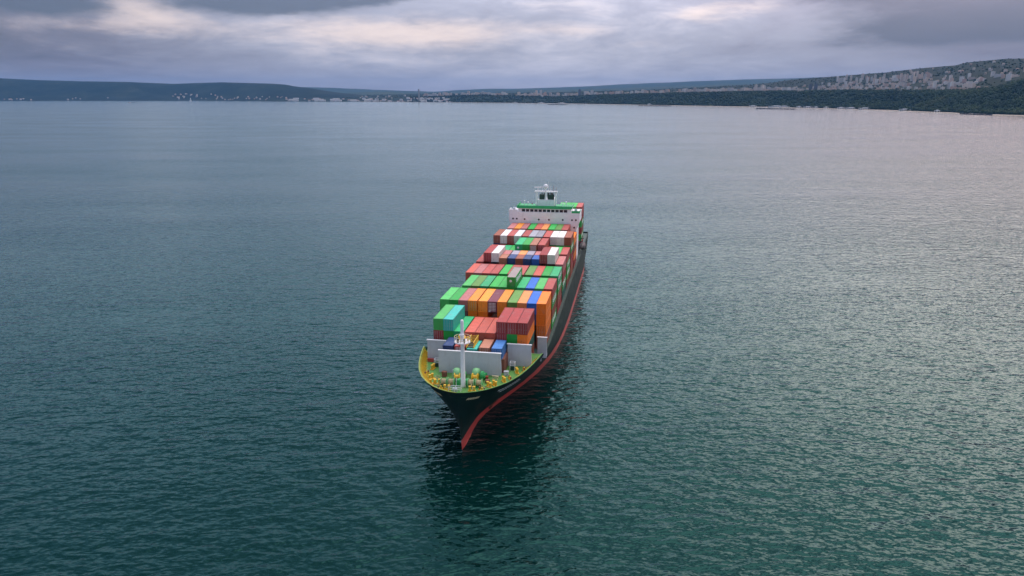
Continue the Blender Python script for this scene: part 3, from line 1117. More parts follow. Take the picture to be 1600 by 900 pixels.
hull = hull_rows([2.6, 3.8, 5.0, 6.5, 8.2, 10.0, 11.5, 12.6, 14.0, 15.3], 'hull', M_HULL)
boot = hull_rows([-3.0, 0.0, 0.9, 1.8, 2.6], 'boot_topping', M_BOOT)
for o_ in (hull, boot):
    o_.data.polygons.foreach_set('use_smooth', [True] * len(o_.data.polygons))
# bulbous bow just breaking the surface
m = MB()
prof = []
vs, fs = [], []
NB = 12
for k, (y_, r_) in enumerate([(-36.2, 0.1), (-35.8, 0.6), (-34.6, 1.1), (-31.5, 1.35), (-26.0, 1.4), (-22, 1.2), (-19, 0.6)]):
    for i in range(NB):
        t = 2 * math.pi * i / NB
        vs.append((r_ * 0.50 * math.cos(t), y_, -1.2 + r_ * math.sin(t)))
    if k:
        for i in range(NB):
            a, b2_ = (k - 1) * NB + i, (k - 1) * NB + (i + 1) % NB
            fs.append((a, b2_, b2_ + NB, a + NB))
fs.append(tuple(range(NB)))
m.quadmesh(vs, fs)
m.build('bulbous_bow', M_BOOT, ship, smooth=True)

# decks
FC_Z, MD_Z = 14.0, 12.3


def deck_poly(s0, s1, z, name, mat, inset=0.12, n=40):
    m = MB()
    vs = []
    for i in range(n + 1):
        s_ = s0 + (s1 - s0) * (i / n) ** 1.5
        h_ = max(hb(s_, min(z, ztop(s_))) - inset, 0.02)
        vs += [(-h_, s_, z), (h_, s_, z)]
    m.quadmesh(vs, [(2 * i, 2 * i + 1, 2 * i + 3, 2 * i + 2) for i in range(n)])
    return m.build(name, mat, ship)


deck_poly(stem(14.0) + 0.15, -8.0, FC_Z, 'forecastle_deck', M_DECK)
deck_poly(-8.0, 162.9, MD_Z, 'main_deck', M_SDECK)
h_ = hb(-8, 13)
MB().bx(-h_ + .1, h_ - .1, -8.1, -7.9, MD_Z - 0.2, FC_Z - 0.004).build('deck_step', M_GREYP, ship)

M_BULW = simple("yellow_green_bulwark_paint", (0.34, 0.40, 0.06), 0.55, var=0.2, vscale=1.0, dirt=(0.30, 0.14, 0.04), dirt_amt=0.5)
# bulwark: inner plating, cap rail and stays
def outline(s0, s1, n, z, inset):
    pts = []
    for i in range(n + 1):
        s_ = s0 + (s1 - s0) * (i / n) ** 1.6
        pts.append((max(hb(s_, z) - inset, 0.0), s_))
    return pts


for sgn, nm in ((-1, 'bulwark'), (1, 'bulwark')):
    a = outline(stem(15.3) + 0.02, -11.0, 34, 15.29, 0.0)
    m = MB()
    vs = []
    for x, s_ in a:
        zt = ztop(s_)
        xi = max(x - 0.22, 0)
        xd = max(hb(s_, 14.0) - 0.14, 0)
        vs += [(sgn * x, s_ - .02, zt + 0.005), (sgn * x, s_ - .02, zt + 0.09), (sgn * xi, s_ + 0.12, zt + 0.09), (sgn * max(xd, 0), max(s_ + 0.12, stem(14.0) + 0.25), FC_Z)]
    fs = []
    for i in range(len(a) - 1):
        for j in range(3):
            q = (i * 4 + j, i * 4 + j + 1, (i + 1) * 4 + j + 1, (i + 1) * 4 + j)
            fs.append(q if sgn < 0 else tuple(reversed(q)))
    m.quadmesh(vs, fs)
    bw = m.build(nm, M_BULW if sgn < 0 else M_DECK, ship)
    # triangular stays along the inside
    for s_ in np.linspace(-32.5, -12.5, 20):
        h_ = hb(s_, 15.2)
        h2 = hb(s_, 14.0)
        m = MB()
        th = 0.09
        vs = []
        for y_ in (s_ - th, s_ + th):
            vs += [(sgn * (h_ - 0.26), y_, 15.2), (sgn * (h2 - 0.18), y_, FC_Z + 0.01), (sgn * (h2 - 1.15), y_, FC_Z + 0.01)]
        m.quadmesh(vs, [(0, 1, 2), (5, 4, 3), (0, 3, 4, 1), (1, 4, 5, 2), (2, 5, 3, 0)])
        m.build('stay', M_YELLOW, bw)

# guard rail along both sides of the main deck
for sgn in (-1, 1):
    m = MB()
    for zr in (0.55, 1.05):
        for s_ in range(-4, 160, 8):
            m.tube((sgn * (hb(s_, 12.9) - 0.15), s_, 12.9 + zr - .55), (sgn * (hb(s_ + 8, 12.9) - 0.15), s_ + 8, 12.9 + zr - .55), 0.035, n=4)
    for s_ in range(-4, 162, 4):
        m.tube((sgn * (hb(s_, 12.9) - 0.15), s_, MD_Z), (sgn * (hb(s_, 12.9) - 0.15), s_, 13.42), 0.035, n=4)
    m.build('guard_rail', M_SDECK, ship)

# name on the bows: pale strips of raised letters, too far off to read
def hull_strip(s0, s1, z0, z1, sgn, mat, n=9):
    m = MB()
    for k in range(n):
        a = s0 + (s1 - s0) * k / n
        b_ = s0 + (s1 - s0) * (k + 0.80) / n
        vs = []
        for s_ in (a, b_):
            for z in (z0, z1):
                vs.append((sgn * (hb(s_, z) + 0.05), s_ - 0.05, z))
        m.quadmesh(vs, [(0, 2, 3, 1)])
    return m.build('name_lettering', mat, hull)


hull_strip(-35.2, -33.0, 13.2, 13.8, -1, M_PALEYEL)
hull_strip(-36.4, -34.9, 13.3, 13.8, 1, M_PALEYEL)
hull_strip(-31.0, -23.5, 13.40, 13.72, 1, M_LETTER)
hull_strip(-30.0, -22.0, 12.78, 13.05, 1, M_LETTER)

# anchors housed in the bow flare
for sgn in (-1, 1):
    an = empty('anchor', (sgn * (hb(-25.5, 8.2) + 0.15), -25.5, 8.2), 0, ship)
    an.rotation_euler = (R(18), sgn * R(38), 0)
    MB().bx(-.16, .16, -.16, .16, -1.2, 1.6).build('shank', M_RUST, an)
    m = MB()
    m.box((0, 0, -1.25), (.5, 2.2, .45))
    m.box((0, -1.0, -.6), (.25, .45, 1.5), 0, R(14))
    m.box((0, 1.0, -.6), (.25, .45, 1.5), 0, R(-14))
    m.build('fluke', M_RUST, an)

# breakwaters of the foredeck
def breakwater(t0, t1, s_, z0, z1, lean=0.0):
    e = empty('breakwater_panel', (0, 0, 0), 0, ship)
    x0, x1 = t0 - TC, t1 - TC
    m = MB()
    vs = []
    for y_ in (s_, s_ + 0.22):
        vs += [(x0, y_, z0), (x1, y_, z0), (x1, y_ + lean, z1), (x0, y_ + lean, z1)]
    m.quadmesh(vs, [(0, 1, 2, 3), (7, 6, 5, 4), (0, 4, 5, 1), (1, 5, 6, 2), (2, 6, 7, 3), (3, 7, 4, 0)])
    m.build('plate', M_GREYP, e)
    MB().bx(x0 - .12, x1 + .12, s_ + lean - .1, s_ + lean + .42, z1 + .004, z1 + .16).build('cap', M_WHITE, e)
    n_ = max(2, int((x1 - x0) / 1.9))
    for i in range(n_ + 1):
        x = x0 + .15 + (x1 - x0 - .3) * i / n_
        m = MB()
        m.quadmesh([(x - .06, s_ + .22, z0), (x - .06, s_ + 1.9, z0), (x - .06, s_ + .5 + lean, z1 - .2), (x - .06, s_ + .22 + lean, z1 - .2),
                    (x + .06, s_ + .22, z0), (x + .06, s_ + 1.9, z0), (x + .06, s_ + .5 + lean, z1 - .2), (x + .06, s_ + .22 + lean, z1 - .2)],
                   [(0, 1, 2, 3), (7, 6, 5, 4), (1, 5, 6, 2), (0, 4, 5, 1), (2, 6, 7, 3)])
        m.build('stiffener', M_GREYP, e)
    return e


breakwater(6.0, 20.5, -23.7, FC_Z, 19.3)
breakwater(1.4, 6.4, -17.0, FC_Z, 19.2)
breakwater(20.9, 26.5, -17.0, FC_Z, 19.3)
breakwater(26.6, 28.9, -6.2, MD_Z, 17.6)

# hatch coamings under the stacks
BAY_S = {0: -22.0, 1: -15.3, 2: 0.0, 3: 14.6, 4: 29.3, 5: 44.2, 6: 59.0, 7: 73.5, 8: 88.0, 9: 126.0}
HATCH_Z = 12.9
for k, s_ in BAY_S.items():
    if k == 0:
        MB().bx(6.3 - TC, 21.0 - TC, s_ + .2, s_ + 6.2, FC_Z - .5, 17.34).build('hatch_coaming', M_RUST, ship)
    else:
        x0, x1 = (2.3 - TC, 25.4 - TC) if k == 1 else (0.2 - TC, 27.7 - TC)
        MB().bx(x0, x1, s_ + .2, s_ + 12.0, MD_Z - .3, HATCH_Z - .01 - .002).build('hatch_coaming', M_RUST, ship)
# lashing bridges between the bays
for k in (3, 4, 5, 6, 7, 8):
    s_ = BAY_S[k] - 1.35
    e = empty('lashing_bridge', (0, 0, 0), 0, ship)
    for j, t in enumerate((0.8, 10.1, 17.8, 27.0)):
        MB().bx(t - TC - .16, t - TC + .16, s_ - .35, s_ + .35, MD_Z, 20.4).build('post', M_DARK, e)
    for z in (15.7, 18.6, 20.4):
        MB().bx(-TC + .64, 27.16 - TC, s_ - .45, s_ + .45, z, z + .12).build('walkway', M_DARK, e)

# foremast
fm = empty('foremast', (13.45 - TC, -31.0, FC_Z), 0, ship)
m = MB()
m.lathe((0, 0, 0), [(.75, 0), (.55, .5), (.48, 6), (.42, 11), (.38, 13.4), (.36, 15.0), (.3, 15.3), (.1, 15.4)], 12)
m.build('pole', M_WHITE, fm, smooth=True)
m = MB()
m.lathe((0, 0, 0), [(.5, 9.9), (1.8, 10.35), (1.8, 10.5), (.5, 10.5)], 14)
m.build('platform', M_WHITE, fm)
m = MB()
for k in range(12):
    t = k * math.pi / 6
    t2 = t + math.pi / 6
    p0 = (1.74 * math.cos(t), 1.74 * math.sin(t))
    p1 = (1.74 * math.cos(t2), 1.74 * math.sin(t2))
    m.tube((*p0, 10.5), (*p0, 11.6), .05, n=4)
    for z in (11.05, 11.6):
        m.tube((*p0, z), (*p1, z), .05, n=4)
m.build('railing', M_PALEYEL, fm)
for a_ in (0.5, 2.4, 4.1, 5.3):
    m = MB()
    m.lathe((1.25 * math.cos(a_), 1.25 * math.sin(a_), 10.5), [(.16, 0), (.2, .5), (.22, .9), (.1, 1.0)], 8)
    m.build('lamp', M_DARK if a_ > 3 else M_YELLOW, fm)
m = MB()
for sx in (-.22, .22):
    m.tube((sx, .62, .3), (sx, .5, 14.6), .04, n=4)
for k in range(28):
    m.box((0, .57, .6 + k * .5), (.42, .05, .05))
m.build('ladder', M_WHITE, fm)
MB().bx(-.5, .5, -.75, -.45, 11.9, 12.2).build('crosstree', M_WHITE, fm)
# pipe frame at the foot of the mast
pf = empty('pipe_frame', (12.3 - TC, -33.7, FC_Z), 0, ship)
m = MB()
for x in (-1.35, 0, 1.35):
    for y_ in (-.45, .45):
        m.tube((x, y_, 0), (x, y_, 1.05), .07, n=5)
for z in (.55, 1.05):
    for y_ in (-.45, .45):
        m.tube((-1.35, y_, z), (1.35, y_, z), .07, n=5)
m.build('rail', M_WHITE, pf)
MB().bx(-.5, .5, -.4, .4, 0, .7).build('hatch_box', M_GREYP, pf)

# anchor windlasses
for t, s_, rz in ((11.4, -27.2, R(8)), (15.7, -26.7, R(-8))):
    e = empty('windlass', (t - TC, s_, FC_Z), rz, ship)
    m = MB()
    m.bx(-1.3, 1.3, -1.1, 1.2, 0, .35)
    m.build('bed', M_GREEN, e)
    m = MB()
    m.lathe((-.3, .2, 1.35), [(.2, -.75), (1.15, -.7), (1.3, -.2), (1.3, .35), (1.05, .7), (.2, .75)], 14, 'X')
    m.build('gear_case', M_LGREEN, e, smooth=True)
    m = MB()
    m.lathe((-.1, -1.15, 1.0), [(.3, -.7), (.95, -.65), (.95, -.5), (.55, -.35), (.55, .35), (.95, .5), (.95, .65), (.3, .7)], 14, 'X')
    m.build('chain_wheel', M_YELLOW, e)
    m = MB()
    m.lathe((1.25, .1, 1.15), [(.2, -.35), (1.0, -.3), (1.0, .1), (.6, .3), (.6, .55), (.2, .6)], 12, 'X')
    m.build('brake_drum', M_GREEN, e)
    m = MB()
    m.tube((-1.2, -1.6, .2), (-1.3, -4.0, .15), .22, n=6)
    m.build('anchor_chain', M_RUST, e)
    m = MB()
    m.bx(.75, 1.7, .9, 1.8, 0, 1.2)
    m.build('motor', M_GREEN, e)
    m = MB()
    m.tube((-1.4, .9, 0), (-1.4, .9, 1.9), .05, n=5)
    m.tube((-1.4, .9, 1.9), (-.7, 1.2, 1.9), .05, n=5)
    m.build('lever', M_WHITE, e)

# mooring winches
for t, s_ in ((9.15, -31.1), (10.75, -31.0), (15.2, -30.7), (16.9, -30.6)):
    e = empty('mooring_winch', (t - TC, s_, FC_Z), 0, ship)
    m = MB()
    m.lathe((0, 0, .95), [(.3, -.56), (.62, -.55), (.68, -.2), (.62, 0), (.68, .25), (.62, .55), (.3, .56)], 14, 'X')
    m.build('rope_drum', M_ROPE, e)
    for x in (-.66, .66):
        m = MB()
        m.lathe((x, 0, .95), [(.1, -.05), (.95, -.05), (.95, .05), (.1, .05)], 14, 'X')
        m.build('flange', M_LGREEN, e)
    m = MB()
    for x in (-.66, .66):
        m.quadmesh([(x - .09, -.7, 0), (x + .09, -.7, 0), (x + .09, .7, 0), (x - .09, .7, 0), (x - .09, -.15, 1.0), (x + .09, -.15, 1.0), (x + .09, .15, 1.0), (x - .09, .15, 1.0)],
                   [(0, 1, 5, 4), (1, 2, 6, 5), (2, 3, 7, 6), (3, 0, 4, 7), (4, 5, 6, 7)])
    m.bx(-.75, .75, -.75, .75, .02, .18)
    m.build('frame', M_GREEN, e)
for t, s_ in ((12.35, -30.6), (14.2, -30.4)):
    e = empty('winch_drive', (t - TC, s_, FC_Z), 0, ship)
    MB().bx(-.35, .35, -.55, .6, 0, 1.45).build('gearbox', M_GREEN, e)
    m = MB()
    m.lathe((0, .85, .9), [(.1, -.3), (.38, -.3), (.38, .45), (.1, .45)], 10, 'Y')
    m.build('motor', M_LGREEN, e)
    MB().tube((-.42, -.5, 0), (-.42, -.5, 1.9), .09, n=6).build('control_post', M_WHITE, e)

# bollards, fairleads and loose deck gear
for i, (t, s_, rz) in enumerate([(4.1, -22.0, 80), (5.3, -27.9, 65), (6.4, -30.6, 30), (7.5, -30.6, 20), (10.4, -33.4, 0), (15.9, -33.2, 0), (19.1, -30.4, -40), (20.2, -29.5, -50), (21.8, -26.9, -60), (23.8, -21.2, -70)]):
    e = empty('bollard', (t - TC, s_, FC_Z), R(rz), ship)
    MB().bx(-.85, .85, -.38, .38, 0, .16).build('base', M_YELLOW, e)
    for x in (-.45, .45):
        m = MB()
        m.lathe((x, 0, .16), [(.27, 0), (.25, .75), (.33, .85), (.33, 1.0), (.08, 1.05)], 12)
        m.build('post', M_YELLOW, e)
for t, s_, rz in [(3.6, -25.5, 70), (9.0, -33.2, 15), (18.0, -32.6, -25), (22.9, -25.4, -62), (25.2, -19.5, -72)]:
    e = empty('fairlead', (t - TC, s_, FC_Z), R(rz), ship)
    MB().bx(-.9, .9, -.25, .25, 0, .3).build('base', M_YELLOW, e)
    for x in (-.6, 0, .6):
        m = MB()
        m.lathe((x, 0, .3), [(.2, 0), (.15, .25), (.2, .5)], 10)
        m.build('roller', M_RUST if x else M_YELLOW, e)
for t, s_, mt, sz in [(7.9, -26.0, M_RUST, (1.0, .8, 1.2)), (2.3, -17.6, M_BOOT, (1.5, .5, .8)), (21.6, -22.8, M_GREYP, (1.0, .9, .9)), (18.3, -28.0, M_RUST, (.8, .9, .7)), (17.8, -26.2, M_BOOT, (.5, .5, .8)), (19.4, -24.6, M_PALEYEL, (1.5, .4, .35)), (6.3, -22.2, M_GREYP, (1.2, .8, .5))]:
    e = empty('deck_locker', (t - TC, s_, FC_Z), R(random.uniform(-15, 15)), ship)
    MB().bx(-sz[0] / 2, sz[0] / 2, -sz[1] / 2, sz[1] / 2, 0, sz[2] * .88).build('body', mt, e)
    MB().bx(-sz[0] / 2 - .04, sz[0] / 2 + .04, -sz[1] / 2 - .04, sz[1] / 2 + .04, sz[2] * .88 + .002, sz[2]).build('lid', mt, e)
# mooring ropes led from the drums to the fairleads
def rope(pts, r_=0.07):
    m = MB()
    for a_, b_ in zip(pts[:-1], pts[1:]):
        m.tube((a_[0] - TC, a_[1], FC_Z + a_[2]), (b_[0] - TC, b_[1], FC_Z + b_[2]), r_, n=5)
    m.build('mooring_rope', M_ROPE, ship)


rope([(9.1, -31.6, 1.2), (8.4, -32.4, .5), (7.4, -32.9, .9)])
rope([(10.8, -31.6, 1.2), (10.4, -33.0, .6), (10.2, -34.6, 1.0)])
rope([(15.2, -31.3, 1.2), (15.9, -32.8, .6), (16.4, -34.4, 1.0)])
rope([(16.9, -31.2, 1.2), (18.4, -31.8, .4), (19.6, -32.0, .9)])
rope([(6.9, -27.6, .06), (6.2, -27.2, .06), (5.8, -26.4, .06), (6.3, -25.9, .06), (7.0, -26.3, .06), (6.8, -27.1, .06), (6.0, -26.9, .08)])
rope([(19.4, -26.9, .06), (20.2, -26.4, .06), (20.1, -25.6, .06), (19.3, -25.4, .06), (18.9, -26.1, .06), (19.5, -26.6, .08)])
# stairs at the breakwater ends
for t, s_ in ((4.6, -20.2), (22.5, -19.4)):
    e = empty('ladder_stand', (t - TC, s_, FC_Z), 0, ship)
    m = MB()
    for x in (-.55, .55):
        for y_ in (-.5, .5):
            m.tube((x, y_, 0), (x, y_, 1.9), .06, n=5)
        m.tube((x, -.5, 1.9), (x, .5, 1.9), .06, n=5)
    for y_ in (-.5, .5):
        m.tube((-.55, y_, 1.9), (.55, y_, 1.9), .06, n=5)
        m.tube((-.55, y_, 1.2), (.55, y_, 1.2), .05, n=5)
    m.build('rail', M_WHITE, e)
    MB().bx(-.5, .5, -.45, .45, 0, .85).build('plinth', M_GREENDK, e)

# ------------------------------------------------------------------ superstructure
HS0, HS1 = 101.0, 114.0
sup = empty('superstructure', (0, 0, 0), 0, ship)
m = MB()
x0, x1 = 1.0 - TC, 28.7 - TC
m.bx(x0 + 1.2, x1 - 1.2, HS0, HS1, MD_Z - .2, 28.0)
m.bx(x0, x1, HS0 - .02, HS1 - 2, 28.004, 31.6)
m.build('house_block', M_WHITE, sup)
m = MB()
for sgn, xx in ((-1, x0), (1, x1)):   # raking brackets below the bridge wings
    m.quadmesh([(xx - sgn * 1.2, HS0 + .1, 25.0), (xx, HS0 + .1, 28.0), (xx - sgn * 1.2, HS0 + .1, 28.0), (xx - sgn * 1.2, HS0 + 3, 25.0), (xx, HS0 + 3, 28.0), (xx - sgn * 1.2, HS0 + 3, 28.0)],
               [(0, 1, 2), (5, 4, 3), (0, 3, 4, 1), (1, 4, 5, 2), (2, 5, 3, 0)])
m.build('wing_bracket', M_WHITE, sup)
for t, z in [(2.6, 28.9), (4.1, 28.9), (7.2, 28.8), (12.8, 28.8), (16.8, 28.8), (22.2, 28.9), (25.8, 28.9), (27.3, 28.95), (26.7, 26.0), (2.9, 26.0)]:
    m = MB()
    m.lathe((t - TC, HS0 - .1, z), [(.02, 0), (.36, 0), (.36, .06), (.02, .06)], 12, 'Y')
    m.build('porthole', M_GLASS, sup)
wh = empty('wheelhouse', (0, 0, 0), 0, ship)
MB().bx(4.6 - TC, 25.3 - TC, HS0 + .3, HS1 - 4, 31.604, 33.3).build('wall', M_WHITE, wh)
for i in range(11):
    xa = 5.9 + (24.05 - 5.9) * i / 11 + .14
    xb = 5.9 + (24.05 - 5.9) * (i + 1) / 11 - .22
    MB().bx(xa - TC, xb - TC, HS0 + .24, HS0 + .36, 31.75, 32.75).build('window', M_GLASS, wh)
    MB().bx(xa - TC - .07, xb - TC + .07, HS0 + .2, HS0 + .30, 32.76, 32.84).build('window_frame', M_WHITE, wh)
MB().bx(4.1 - TC, 25.8 - TC, HS0 - .2, HS1 - 3.5, 33.304, 33.52).build('roof', M_WHITE, wh)
m = MB()
m.bx(4.1 - TC, 25.8 - TC, HS0 - .25, HS0 - .1, 33.1, 34.2)
m.bx(4.1 - TC, 4.25 - TC, HS0 - .1, HS1 - 3.6, 33.524, 34.2)
m.bx(25.65 - TC, 25.8 - TC, HS0 - .1, HS1 - 3.6, 33.524, 34.2)
m.build('roof_dodger', M_ROOFGREEN, wh)
MB().bx(4.3 - TC, 25.6 - TC, HS0 - .05, HS1 - 3.7, 33.53, 33.56).build('roof_deck', M_ROOFGREEN, wh)
# open bridge wings
for xa, xb in ((1.0, 4.4), (25.5, 28.7)):
    w_ = empty('bridge_wing', (0, 0, 0), 0, ship)
    m = MB()
    m.bx(xa - TC, xb - TC, HS0 - .02, HS0 + .12, 31.604, 32.5)
    xo = xa if xa < 10 else xb - .14
    m.bx(xo - TC, xo + .14 - TC, HS0 + .12, HS0 + 5, 31.604, 32.5)
    m.build('screen', M_WHITE if xa < 10 else M_ROOFGREEN, w_)
    MB().bx((xa + xb) / 2 - .5 - TC, (xa + xb) / 2 + .5 - TC, HS0 + 1.2, HS0 + 2.1, 31.604, 33.0).build('console', M_GREYP, w_)
# radar mast and funnel
rm = empty('radar_mast', (14.9 - TC, 106.0, 33.56), 0, ship)
MB().bx(-3.2, 3.4, -.8, 1.2, 0, 2.4).build('base', M_WHITE, rm)
for x in (-3.7, 0, 3.9):
    MB().bx(x - .32, x + .32, -.5, .5, 0 if abs(x) > 1 else 2.4, 5.4).build('leg', M_WHITE, rm)
for xa, xb in ((-2.6, -.5), (.6, 3.3)):
    m = MB().bx(xa, xb, .1, .4, 2.41, 4.3)
    for k in range(3):
        xx = xa + (xb - xa) * (k + .5) / 3
        m.bx(xx - .22, xx + .22, .1, .4, 4.302, 4.6 + .5 * (k % 2))
    m.build('louvre', M_GREENDK, rm)
MB().bx(-4.4, 4.6, -.8, .8, 5.404, 5.75).build('crossbar', M_WHITE, rm)
m = MB()
m.lathe((-.1, 0, 5.75), [(.25, 0), (.25, .8), (.75, 1.1), (1.0, 1.7), (.8, 2.4), (.3, 2.75)], 14)
m.build('radome', M_WHITE, rm, smooth=True)
m = MB()
m.tube((-3.2, 0, 5.75), (-3.2, 0, 7.0), .15, n=6)
m.box((-3.2, 0, 7.15), (3.0, .35, .3), R(20))
m.build('radar_scanner', M_WHITE, rm)
for x, h_ in ((1.0, 9.6), (1.9, 7.8), (-1.4, 7.6), (4.0, 7.4), (3.0, 8.2)):
    MB().tube((x, 0, 5.75), (x, 0, h_), .09, .05, 5).build('aerial', M_WHITE if x < 2 else M_RUST, rm)
fn = empty('funnel', (14.3 - TC, 119.5, MD_Z), 0, ship)
m = MB()
m.bx(-3.0, 3.0, -3.6, 3.6, -.2, 22.5)
m.build('casing', M_WHITE, fn)
for x in (-1.5, 0, 1.5):
    MB().tube((x, 0, 22.3), (x, .6, 24.4), .5, n=10).build('exhaust_pipe', M_DARK, fn)
# roof gear on the monkey island
for t, s_, h_ in ((8.2, 103.2, 1.9), (9.8, 103.6, 1.2), (6.6, 104.5, 2.2), (11.4, 103.0, 1.5), (23.2, 103.5, 2.2), (21.8, 104.2, 1.5)):
    e = empty('compass_stand', (t - TC, s_, 33.56), 0, ship)
    MB().tube((0, 0, 0), (0, 0, h_ * .7), .16, n=6).build('post', M_WHITE, e)
    m = MB()
    m.lathe((0, 0, h_ * .7), [(.1, 0), (.34, .1), (.34, h_ * .2), (.08, h_ * .3)], 8)
    m.build('head', M_WHITE if h_ > 1.3 else M_RUST, e)
# lifeboat on the starboard side of the house
lb = empty('lifeboat', (29.0 - TC, 119.5, 15.0), 0, ship)
m = MB()
vs, fs = [], []
ring = 10
for k, (y_, r_) in enumerate([(-4.2, .2), (-3.6, .9), (-2, 1.35), (0, 1.45), (2, 1.35), (3.6, .95), (4.2, .3)]):
    for i in range(ring):
        t = 2 * math.pi * i / ring
        vs.append((r_ * .9 * math.cos(t), y_, r_ * math.sin(t)))
    if k:
        for i in range(ring):
            a, b_ = (k - 1) * ring + i, (k - 1) * ring + (i + 1) % ring
            fs.append((a, b_, b_ + ring, a + ring))
m.quadmesh(vs, fs)
m.build('boat_shell', simple("dark_lifeboat_cover", (0.06, 0.05, 0.05), 0.6), lb, smooth=True)
m = MB()
for y_ in (-3, 3):
    m.tube((-1.6, y_, -2.5), (-1.2, y_, 2.4), .18, n=6)
    m.tube((-1.2, y_, 2.4), (.3, y_, 2.6), .18, n=6)
m.build('davit', M_DARK, lb)

# ------------------------------------------------------------------ containers
COLORS = {
    'G': ('green', (0.005, 0.32, 0.038)), 'g': ('mid green', (0.016, 0.38, 0.05)), 'o': ('olive green', (0.10, 0.25, 0.04)), 'e': ('emerald green', (0.006, 0.38, 0.13)),
    'l': ('light green', (0.06, 0.42, 0.09)), 'T': ('turquoise', (0.03, 0.42, 0.34)), 'D': ('dark teal', (0.012, 0.11, 0.085)),
    'R': ('dark red', (0.31, 0.028, 0.024)), 'P': ('faded red', (0.42, 0.07, 0.055)), 'p': ('dusty pink', (0.46, 0.15, 0.14)), 'S': ('salmon red', (0.50, 0.09, 0.055)),
    'M': ('maroon', (0.17, 0.03, 0.05)), 'B': ('rust brown', (0.26, 0.065, 0.03)), 'O': ('orange', (0.90, 0.21, 0.004)), 'A': ('peach orange', (0.85, 0.30, 0.08)),
    'Y': ('amber orange', (0.84, 0.27, 0.015)), 'N': ('navy blue', (0.012, 0.05, 0.16)), 'U': ('bright blue', (0.008, 0.12, 0.46)), 'L': ('light blue', (0.05, 0.20, 0.50)),
    'W': ('white', (0.74, 0.72, 0.69)), 'w': ('off white', (0.68, 0.64, 0.58)), 'K': ('grey', (0.30, 0.30, 0.33)), 'k': ('lilac grey', (0.36, 0.33, 0.38)), 'C': ('tan brown', (0.40, 0.16, 0.09)),
}
CW = 2.44


def shell_mesh(L, H):
    m = MB()
    n = int(L / 0.42)
    # corrugated long sides
    for sgn in (-1, 1):
        pts = []
        for i in range(n):
            y0 = -L / 2 + .12 + (L - .24) * i / n
            dy_ = (L - .24) / n
            pts += [(0.0, y0), (0.0, y0 + dy_ * .34), (0.045, y0 + dy_ * .5), (0.045, y0 + dy_ * .84)]
        pts.append((0.0, L / 2 - .12))
        vs, fs = [], []
        for off, y_ in pts:
            x = sgn * (CW / 2 - .03 - off)
            vs += [(x, y_, .14), (x, y_, H - .12)]
        for i in range(len(pts) - 1):
            f = (2 * i, 2 * i + 2, 2 * i + 3, 2 * i + 1)
            fs.append(f if sgn > 0 else tuple(reversed(f)))
        m.quadmesh(vs, fs)
    # floor
    m.quadmesh([(-CW / 2 + .03, -L / 2 + .1, .14), (CW / 2 - .03, -L / 2 + .1, .14), (CW / 2 - .03, L / 2 - .1, .14), (-CW / 2 + .03, L / 2 - .1, .14)], [(3, 2, 1, 0)])
    return m


def roof_mesh(L, H):
    m = MB()
    n = int(L / 1.1)
    ys = []
    for i in range(n):
        y0 = -L / 2 + .1 + (L - .2) * i / n
        dy_ = (L - .2) / n
        ys += [(y0, 0), (y0 + dy_ * .4, 0), (y0 + dy_ * .5, .025), (y0 + dy_ * .9, .025)]
    ys.append((L / 2 - .1, 0))
    vs, fs = [], []
    for y_, o_ in ys:
        vs += [(-CW / 2 + .06, y_, H - .05 + o_), (CW / 2 - .06, y_, H - .05 + o_)]
    for i in range(len(ys) - 1):
        fs.append((2 * i, 2 * i + 1, 2 * i + 3, 2 * i + 2))
    return m.quadmesh(vs, fs)


def frame_mesh(L, H):
    m = MB()
    a = .11
    for sx in (-1, 1):
        x = sx * (CW / 2 - a / 2)
        for sy in (-1, 1):
            m.box((x, sy * (L / 2 - a / 2), H / 2), (a, a, H - .24))
            for z in (.06, H - .06):
                m.box((sx * (CW / 2 - .085), sy * (L / 2 - .085), z), (.17, .17, .12))
        for z in (.07, H - .05):
            m.box((x, 0, z), (a, L - .34, .1))
    for sy in (-1, 1):
        for z in (.07, H - .05):
            m.box((0, sy * (L / 2 - a / 2), z), (CW - .34, a, .1))
    return m


def endwall_mesh(L, H, y):
    m = MB()
    n = 7
    vs, fs, pts = [], [], []
    for i in range(n):
        x0 = -CW / 2 + .11 + (CW - .22) * i / n
        dx_ = (CW - .22) / n
        pts += [(x0, 0), (x0 + dx_ * .4, 0), (x0 + dx_ * .5, .05), (x0 + dx_ * .9, .05)]
    pts.append((CW / 2 - .11, 0))
    for x, o_ in pts:
        vs += [(x, y + o_ * (1 if y < 0 else -1), .12), (x, y + o_ * (1 if y < 0 else -1), H - .1)]
    for i in range(len(pts) - 1):
        f = (2 * i, 2 * i + 2, 2 * i + 3, 2 * i + 1)
        fs.append(f if y < 0 else tuple(reversed(f)))
    return m.quadmesh(vs, fs)


def door_mesh(H, sgn):
    w_ = CW / 2 - .13
    x0 = .01 if sgn > 0 else -.01 - w_
    m = MB().bx(x0, x0 + w_, 0, .06, .14, H - .12)
    for z in (H * .35, H * .65):
        m.bx(x0 + .08, x0 + w_ - .08, -.018, -.002, z - .05, z + .05)
    return m


def bars_mesh(H, x):
    m = MB()
    m.tube((x, -.06, .2), (x, -.06, H - .18), .03, n=5)
    m.box((x + .1, -.07, H * .42), (.26, .03, .05))
    return m


CACHE = {}


def cached(key, fn, mats):
    if key not in CACHE:
        CACHE[key] = fn().mesh(key[0], mats)
    return CACHE[key]


M_BAR = simple("galvanised_lock_bar", (0.42, 0.40, 0.39), 0.45, 0.3)
M_REEF = simple("reefer_machinery", (0.62, 0.60, 0.58), 0.5, var=0.15, vscale=3.0)


